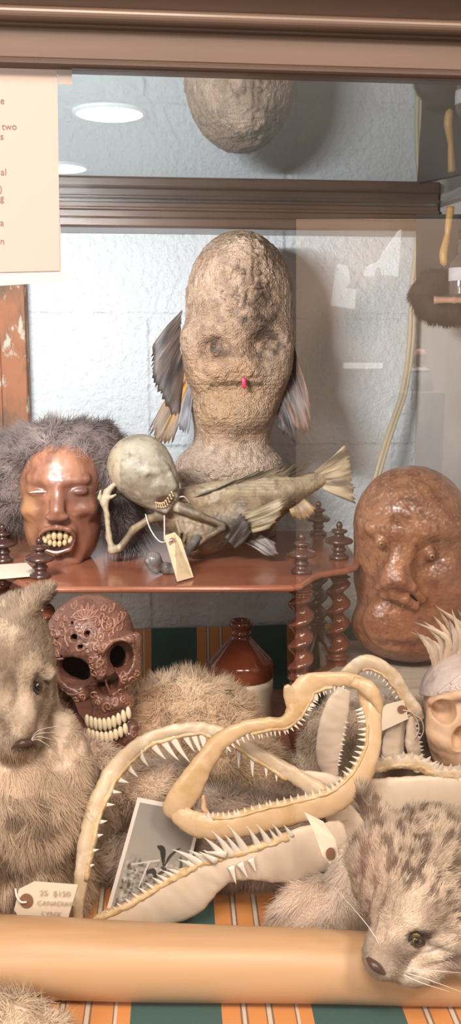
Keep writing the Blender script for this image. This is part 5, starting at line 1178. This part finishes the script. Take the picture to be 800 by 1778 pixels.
def pelts():
    # brownish rabbit-like mound in the middle
    def blob(name, label, loc, ops, lo, hi, cfn, n, L, cb, seed, h=.4, cat='pelt'):
        B = Blob(); [B.add(o, k) for o, k in ops]
        V, Q = nets(B, lo, hi, h); V = V + vnormals(V, Q) * (.45 * fbm(V / 3, 3, seed))[:, None]; W = V / 100 + [0, 0, FLOOR]; W[:, 2] = np.maximum(W[:, 2], FLOOR + .0055)
        t = thing(name, label, cat, loc); b = put('hide', W, Q, M['hide'], t, col=cfn(W)); fur('fur', W, Q, M['furm'], b, n, L, cb, cfn, .00034, curl=.75, lift=.42, seed=seed)
        return t
    def c1(p, r=None):
        n = fbm(p * 40, 4, 3); c = mixc((.44, .31, .20), (.76, .60, .44), .55 + n * 1.1 + (0 if r is None else (r - .5) * .9))
        return mixc(c, (.90, .66, .52), sstep(-.05, -.12, p[:, 0]) * .5)
    def on(px, py, Y): q = P(px, py, Y); return np.array([q[0] * 100, q[1] * 100, (q[2] - FLOOR) * 100])
    a = on(330, 1262, 1.19); b = on(400, 1345, 1.15); c = on(270, 1290, 1.17)
    blob('fur_pelt', 'tan fluffy fur pelt heaped in front of the brown stoneware bottle', (-.04, 1.17, FLOOR + .004),
         [(ell(a, (8.0, 5.2, 6.2)), 0), (ell(b, (6.0, 4.8, 6.2)), 3), (ell(c, (6, 5, 6.4)), 3), (ell((-4, 117, 3), (13, 6, 5)), 4)], (-20, 108, -1), (12, 127, 20), c1, 52000, .020, (.15, -.5, .1), 31)
    def c2(p, r=None):
        n = fbm(p * 45, 4, 9); c = mixc((.50, .40, .34), (.86, .75, .67), .5 + n * 1.2 + (0 if r is None else (r - .5) * .9))
        return mixc(c, (.30, .21, .16), sstep(.0, .35, fbm(p * 24, 3, 19)) * .5 + .5 * sstep(.0, .04, p[:, 0] - .0) * sstep(.1, .4, n + .3))
    blob('fur_pelt', 'silvery grey fur pelt lying flat under the large cream shark jaw and photo', (-.05, 1.07, FLOOR + .004),
         [(ell((-5, 107.5, 2.8), (12, 8.2, 4.2)), 0), (ell((3, 108, 3.4), (8, 7.5, 4.0)), 3), (ell((-13, 110, 3.5), (6, 8, 5.0)), 3)], (-22, 96, -1), (13, 119, 10), c2, 60000, .022, (-.25, -.55, -.25), 33)
    def c3(p, r=None): n = fbm(p * 45, 4, 29); return mixc((.60, .45, .35), (.86, .72, .60), .5 + n)
    a = on(150, 1352, 1.05); b = on(240, 1362, 1.06)
    blob('fur_pelt', 'cream pink fur pelt draped below the carved red skull', (-.14, 1.07, FLOOR + .004),
         [(ell(a, (5, 4.5, 3.4)), 0), (ell(b, (5.6, 4.5, 2.6)), 3), (ell(on(120, 1372, 1.04), (5, 4, 5)), 3), (ell((-14, 106, 2.5), (8, 4.5, 4)), 4)], (-24, 98, -1), (-2, 114, 18), c3, 36000, .016, (.1, -.5, -.3), 35)
    def c4(p, r=None): n = fbm(p * 40, 4, 39); return mixc((.30, .22, .16), (.78, .66, .54), .5 + n)
    a = on(560, 1290, 1.22)
    blob('fur_pelt', 'mottled grey fur pelt behind the pale upright shark jaw', (.13, 1.18, FLOOR + .004),
         [(ell(on(610, 1270, 1.165), (6, 3.0, 4)), 0), (ell(on(700, 1270, 1.165), (6, 3, 4)), 3), (ell((14, 117, 4), (11, 3.0, 5)), 4)], (2, 110, -1), (34, 121, 16), c4, 26000, .015, (.1, -.5, -.3), 37)
pelts()
# ---- the old photograph ----
def photo():
    fr = Fr(.985, 1470); t = thing('old_photograph', 'black and white photograph of a cluttered shop with a white border, leaning behind the jaw', 'photograph', fr((270, 1572, 0)))
    M['pb'] = mat('photo_border', (.78, .72, .68), .3); 
    c = [fr(q) for q in ((238, 1388, 8), (352, 1410, 8), (306, 1592, -40), (186, 1570, -40))]
    c = np.array(c); put('print', *slab(c[::-1], .0008), M['pb'], t, False)
    n = np.cross(c[1] - c[0], c[3] - c[0]); n /= np.linalg.norm(n); n = n if n[1] < 0 else -n
    Pp = lambda u, v, k=1: (c[0] * (1 - u) * (1 - v) + c[1] * u * (1 - v) + c[2] * u * v + c[3] * (1 - u) * v) + n * (.0004 * k)
    nu, nv = 130, 200; V = []; col = []
    r = np.random.default_rng(12); shapes = [(r.uniform(.05, .95), r.uniform(.5, .95), r.uniform(.010, .035), r.uniform(.006, .028), r.choice([.05, .10, .34, .50, .2, .58])) for _ in range(300)]
    U, Vv = np.meshgrid(np.linspace(0, 1, nu), np.linspace(0, 1, nv)); g = .30 + .14 * Vv - .08 * U
    g = np.where(Vv > .46, .34 + .1 * fbm(np.stack([U * 9, Vv * 14, 0 * U], -1), 3, 4), g)
    for x, y, a, b, s in shapes: g = g + (s - g) * np.clip(1.6 * np.exp(-((U - x) / a) ** 2 - ((Vv - y) / b) ** 2), 0, 1) * .85
    def stroke(p, w, s):
        nonlocal g
        q = cr(p, 30)
        for x, y, ww in q: g = np.where(np.hypot((U - x) * .7, Vv - y) < ww, s, g)
    stroke([(.48, .36, .012), (.56, .38, .030), (.60, .44, .026), (.64, .52, .010)], 0, .04); stroke([(.66, .52, .008), (.70, .44, .016), (.78, .37, .012), (.84, .34, .006)], 0, .05)
    stroke([(.62, .54, .012), (.68, .56, .02), (.60, .60, .014)], 0, .07); stroke([(.88, .42, .01), (.92, .50, .018), (.90, .58, .01)], 0, .1); stroke([(.14, .56, .008), (.55, .48, .008)], 0, .6); stroke([(.40, .52, .010), (.34, .74, .008)], 0, .62); stroke([(.42, .60, .02), (.50, .585, .024), (.56, .63, .016)], 0, .05)
    Z = np.array([Pp(.055 + .89 * u, .035 + .90 * v, 2) for v in np.linspace(0, 1, nv) for u in np.linspace(0, 1, nu)])
    F = np.array([(j * nu + i, j * nu + i + 1, (j + 1) * nu + i + 1, (j + 1) * nu + i) for j in range(nv - 1) for i in range(nu - 1)])
    m = mat('photo_emulsion', attr=True, rough=.3); G = g.ravel(); put('picture', Z, F, m, t, False, np.stack([G * 1.0, G * .93, G * .86], -1))['label'] = 'picture area: shop shelves, objects and a plant'
photo()
def ring_tag():
    g = Fr(.85, 1480); t = thing('string_tag', 'curled cream tag with a brown ring at the cheek of the spotted lynx', 'tag', g((596, 1510, 0)))
    put('card', *slab([g(q) for q in ((530, 1422, 26), (562, 1432, 12), (582, 1458, 0), (587, 1484, -4), (572, 1498, -4), (560, 1486, 0), (546, 1450, 12))][::-1], .0008), M['card'], t, False)
    rc = g((573, 1479, -5)); v, f = lathe([(.0018, .0004), (.0052, .0004), (.0052, -.0004), (.0018, -.0004)], (0, 0, 0), 26); v = v[:, [0, 2, 1]]; put('hole_ring', v * [.85, 1, 1.2] + rc + [0, -.001, 0], f, M['ring'], t, False)
ring_tag()
# ================= right-hand side shelf and the doll the pane mirrors =================
M['darkwood'] = mat('blackened_wood', (.03, .024, .022), .5, bumps=[('noise', 40, .3, .002)]); M['copper'] = mat('pinkish_rod', (.52, .28, .20), .35); M['ochre'] = mat('ochre_bone', (.60, .36, .12), .4, var=[(20, (.42, .22, .07), .5, .7)])
M['vial'] = mat('dark_glass_bottle', (.10, .085, .08), .08, coat=1, var=[(8, (.16, .13, .12), .4, .7)]); M['label_w'] = mat('bottle_label', (.68, .66, .70), .6); M['blackfur'] = mat('black_fur', attr=True, rough=.7)
def side():
    Y0 = 1.47; p = P(760, 522, Y0); q = P(860, 522, Y0)
    t = thing('wall_shelf', 'small dark wall shelf with a pinkish rod along its edge at the right', 'shelf', p)
    a = P(722, 380, 1.66); b = P(800, 526, 1.66)
    put('back_panel', *slab([P(722, 372, 1.60), P(850, 372, 1.52), P(850, 535, 1.52), P(722, 528, 1.60)][::-1], .012), M['darkwood'], t, False)
    put('board', *slab([P(735, 524, 1.585), P(752, 526, Y0), P(850, 526, Y0 - .02), P(850, 524, 1.51)][::-1], .010), M['darkwood'], t, False)
    put('rod', *tube(cr([P(753, 521, Y0 - .006), P(790, 521, Y0 - .012), P(850, 522, Y0 - .02)], 20), np.interp(np.arange(20), [0, 2, 8, 9, 10, 19], [.0062, .0048, .0042, .0055, .0042, .0042]), 12), M['copper'], t)
    bc = P(800, 517, Y0 + .02); m = thing('glass_bottle', 'small dark glass bottle with a white label on the wall shelf', 'bottle', bc)
    put('body', *lathe([(.015, 0), (.0185, .002), (.0190, .006), (.0190, .048), (.0165, .055), (.0075, .062), (.0070, .078), (.0090, .080), (.0085, .084), (.003, .084)], bc, 32), M['vial'], m)
    v, f = lathe([(.0192, .024), (.0194, .0242), (.0194, .0428), (.0192, .043)], bc, 32); put('label', v, f, M['label_w'], m)
    put('stopper', *lathe([(.006, .083), (.0065, .085), (.0085, .096), (.003, .099)], bc, 20), M['darkwood'], m)
    w = cr([P(772, 462, Y0 + .03), P(770, 440, Y0 + .03), P(776, 410, Y0 + .035), P(778, 392, Y0 + .035), P(782, 360, Y0 + .04)], 30)
    o = put('carved_bone', *tube(w, np.interp(np.arange(30), [0, 2, 8, 16, 29], [.003, .0062, .0065, .0042, .0058]), 14), M['ochre']); tag(o, 'ochre carved bone standing upright beside the dark glass bottle', 'bone')
    k = Fr(1.52, 500); B = Blob(); B.add(ell((775, 535, 0), (48, 22, 22))); B.add(ell((738, 512, 6), (22, 28, 18)), 10); B.add(ell((820, 530, 0), (40, 26, 22)), 10); B.add(ell((762, 490, 8), (26, 34, 14)), 10)
    V, Q, W = sculpt(B, (700, 470, -35), (880, 575, 35), 2.5, k); cf = lambda p, r=None: mixc((.012, .010, .010), (.05, .042, .04), .5 + fbm(p * 90, 2, 1))
    h = thing('fur_bundle', 'black fuzzy bundle hanging under the small dark wall shelf', 'fur', k((775, 560, 0))); b = put('bundle', W, Q, M['blackfur'], h, col=cf(W)); fur('fur', W, Q, M['blackfur'], b, 9000, .012, (0, 0, -.6), cf, .00035, curl=.6, lift=.5, seed=41)
side()
def doll():
    # stands in the shop behind the camera; seen as a faint reflection
    s = 2.3 / FPX; c = mirror(P(728, 622, 2.3)); B = Blob(); B.add(ell((0, 0, 0), (12, 15, 13))); B.add(ell((0, -6, 5), (10, 10, 9)), 4); B.add(ell((0, 3, 10.5), (2.4, 2.6, 4)), 2); B.add(ell((0, 8, 8), (6, 4, 4)), 3)
    B.sub(ell((-4.6, -2.5, 13), (3, 2, 3)), 2); B.sub(ell((4.6, -2.5, 13), (3, 2, 3)), 2)
    V, Q = nets(B, (-16, -20, -18), (16, 20, 18), 1); W = np.stack([V[:, 0], V[:, 2], -V[:, 1]], -1) * s + c; Q = Q[:, ::-1]
    t = thing('doll', 'bald pink doll in a white collar, seen faintly mirrored in the glass at right', 'doll', c - [0, 0, 60 * s]); M['dollskin'] = mat('doll_skin', (.85, .50, .42), .4); M['cloth_w'] = mat('white_cloth', (.85, .8, .78), .8); M['cloth_g'] = mat('grey_cloth', (.25, .24, .24), .8)
    put('head', W, Q, M['dollskin'], t)
    put('body', *lathe([(.004, -55 * s), (26 * s, -55 * s), (22 * s, -35 * s), (15 * s, -20 * s), (6 * s, -14 * s), (4 * s, -10 * s)], c, 24), M['cloth_g'], t)
    v, f = box((c[0], c[1], (c[2] - 55.5 * s) / 2), (.10, .08, c[2] - 55.5 * s), 0, .004); put('pedestal', v, f, M['cloth_g'], t, False)
    put('collar', *lathe([(7 * s, -13 * s), (17 * s, -19 * s), (17 * s, -23 * s), (8 * s, -16 * s)], c, 24), M['cloth_w'], t)
doll()
# ================= camera and light =================
cd = bpy.data.cameras.new('camera'); cam = bpy.data.objects.new('camera', cd); C.objects.link(cam)
cam.location = (0, 0, CZ); cam.rotation_euler = (math.pi / 2 - PIT, 0, 0)
cd.sensor_fit = 'VERTICAL'; cd.sensor_height = 36; cd.lens = FPX / 1778 * 36; cd.clip_start = .05
bpy.context.scene.camera = cam
def area(name, loc, to, size, power, col, sy=None):
    l = bpy.data.lights.new(name, 'AREA'); l.energy = power; l.color = col; l.size = size
    if sy: l.shape = 'RECTANGLE'; l.size_y = sy
    o = bpy.data.objects.new(name, l); C.objects.link(o); o.location = loc
    o.rotation_euler = (Vector(to) - Vector(loc)).to_track_quat('-Z', 'Y').to_euler(); return o
area('case_strip_light', (-.30, PY(-.30) + .045, CZ + .186), (-.30, 1.7, CZ - .02),   .26, 6.2, (.97, .985, 1), .015).data.spread = math.radians(115)
area('shop_ceiling_light', (-.15, -.35, CZ + 1.1), (0, 1.0, CZ - .45), .7, 41, (1, .83, .69))
area('low_side_fill', (-.55, -.1, CZ - .08), (.10, 1.7, CZ - .40), .4, 8, (1, .88, .78))  # added low fill, not a shop lamp; brightens the wall under the shelf
area('veil_fill', (.9, -.6, CZ + 1.2), (.5, -1.1, CZ), .4, 70, (1, .82, .66))  # added light that brightens the unseen beige panel for the pane's haze
w = bpy.data.worlds.new('world'); bpy.context.scene.world = w; w.use_nodes = True
bg = w.node_tree.nodes['Background']; bg.inputs[0].default_value = (1, .82, .70, 1); bg.inputs[1].default_value = .42
s = bpy.context.scene
s.view_settings.view_transform = 'Standard'; s.view_settings.look = 'None'; s.view_settings.gamma = 1; s.view_settings.exposure = 0.0; s.view_settings.use_curve_mapping = False
s.cycles.use_denoising = True; s.cycles.max_bounces = 8; s.cycles.transparent_max_bounces = 12; s.cycles.diffuse_bounces = 3; s.cycles.caustics_reflective = False; s.cycles.caustics_refractive = False
s.cycles.sample_clamp_indirect = 4
for o in bpy.data.objects:
    if '_w' in o: del o['_w']
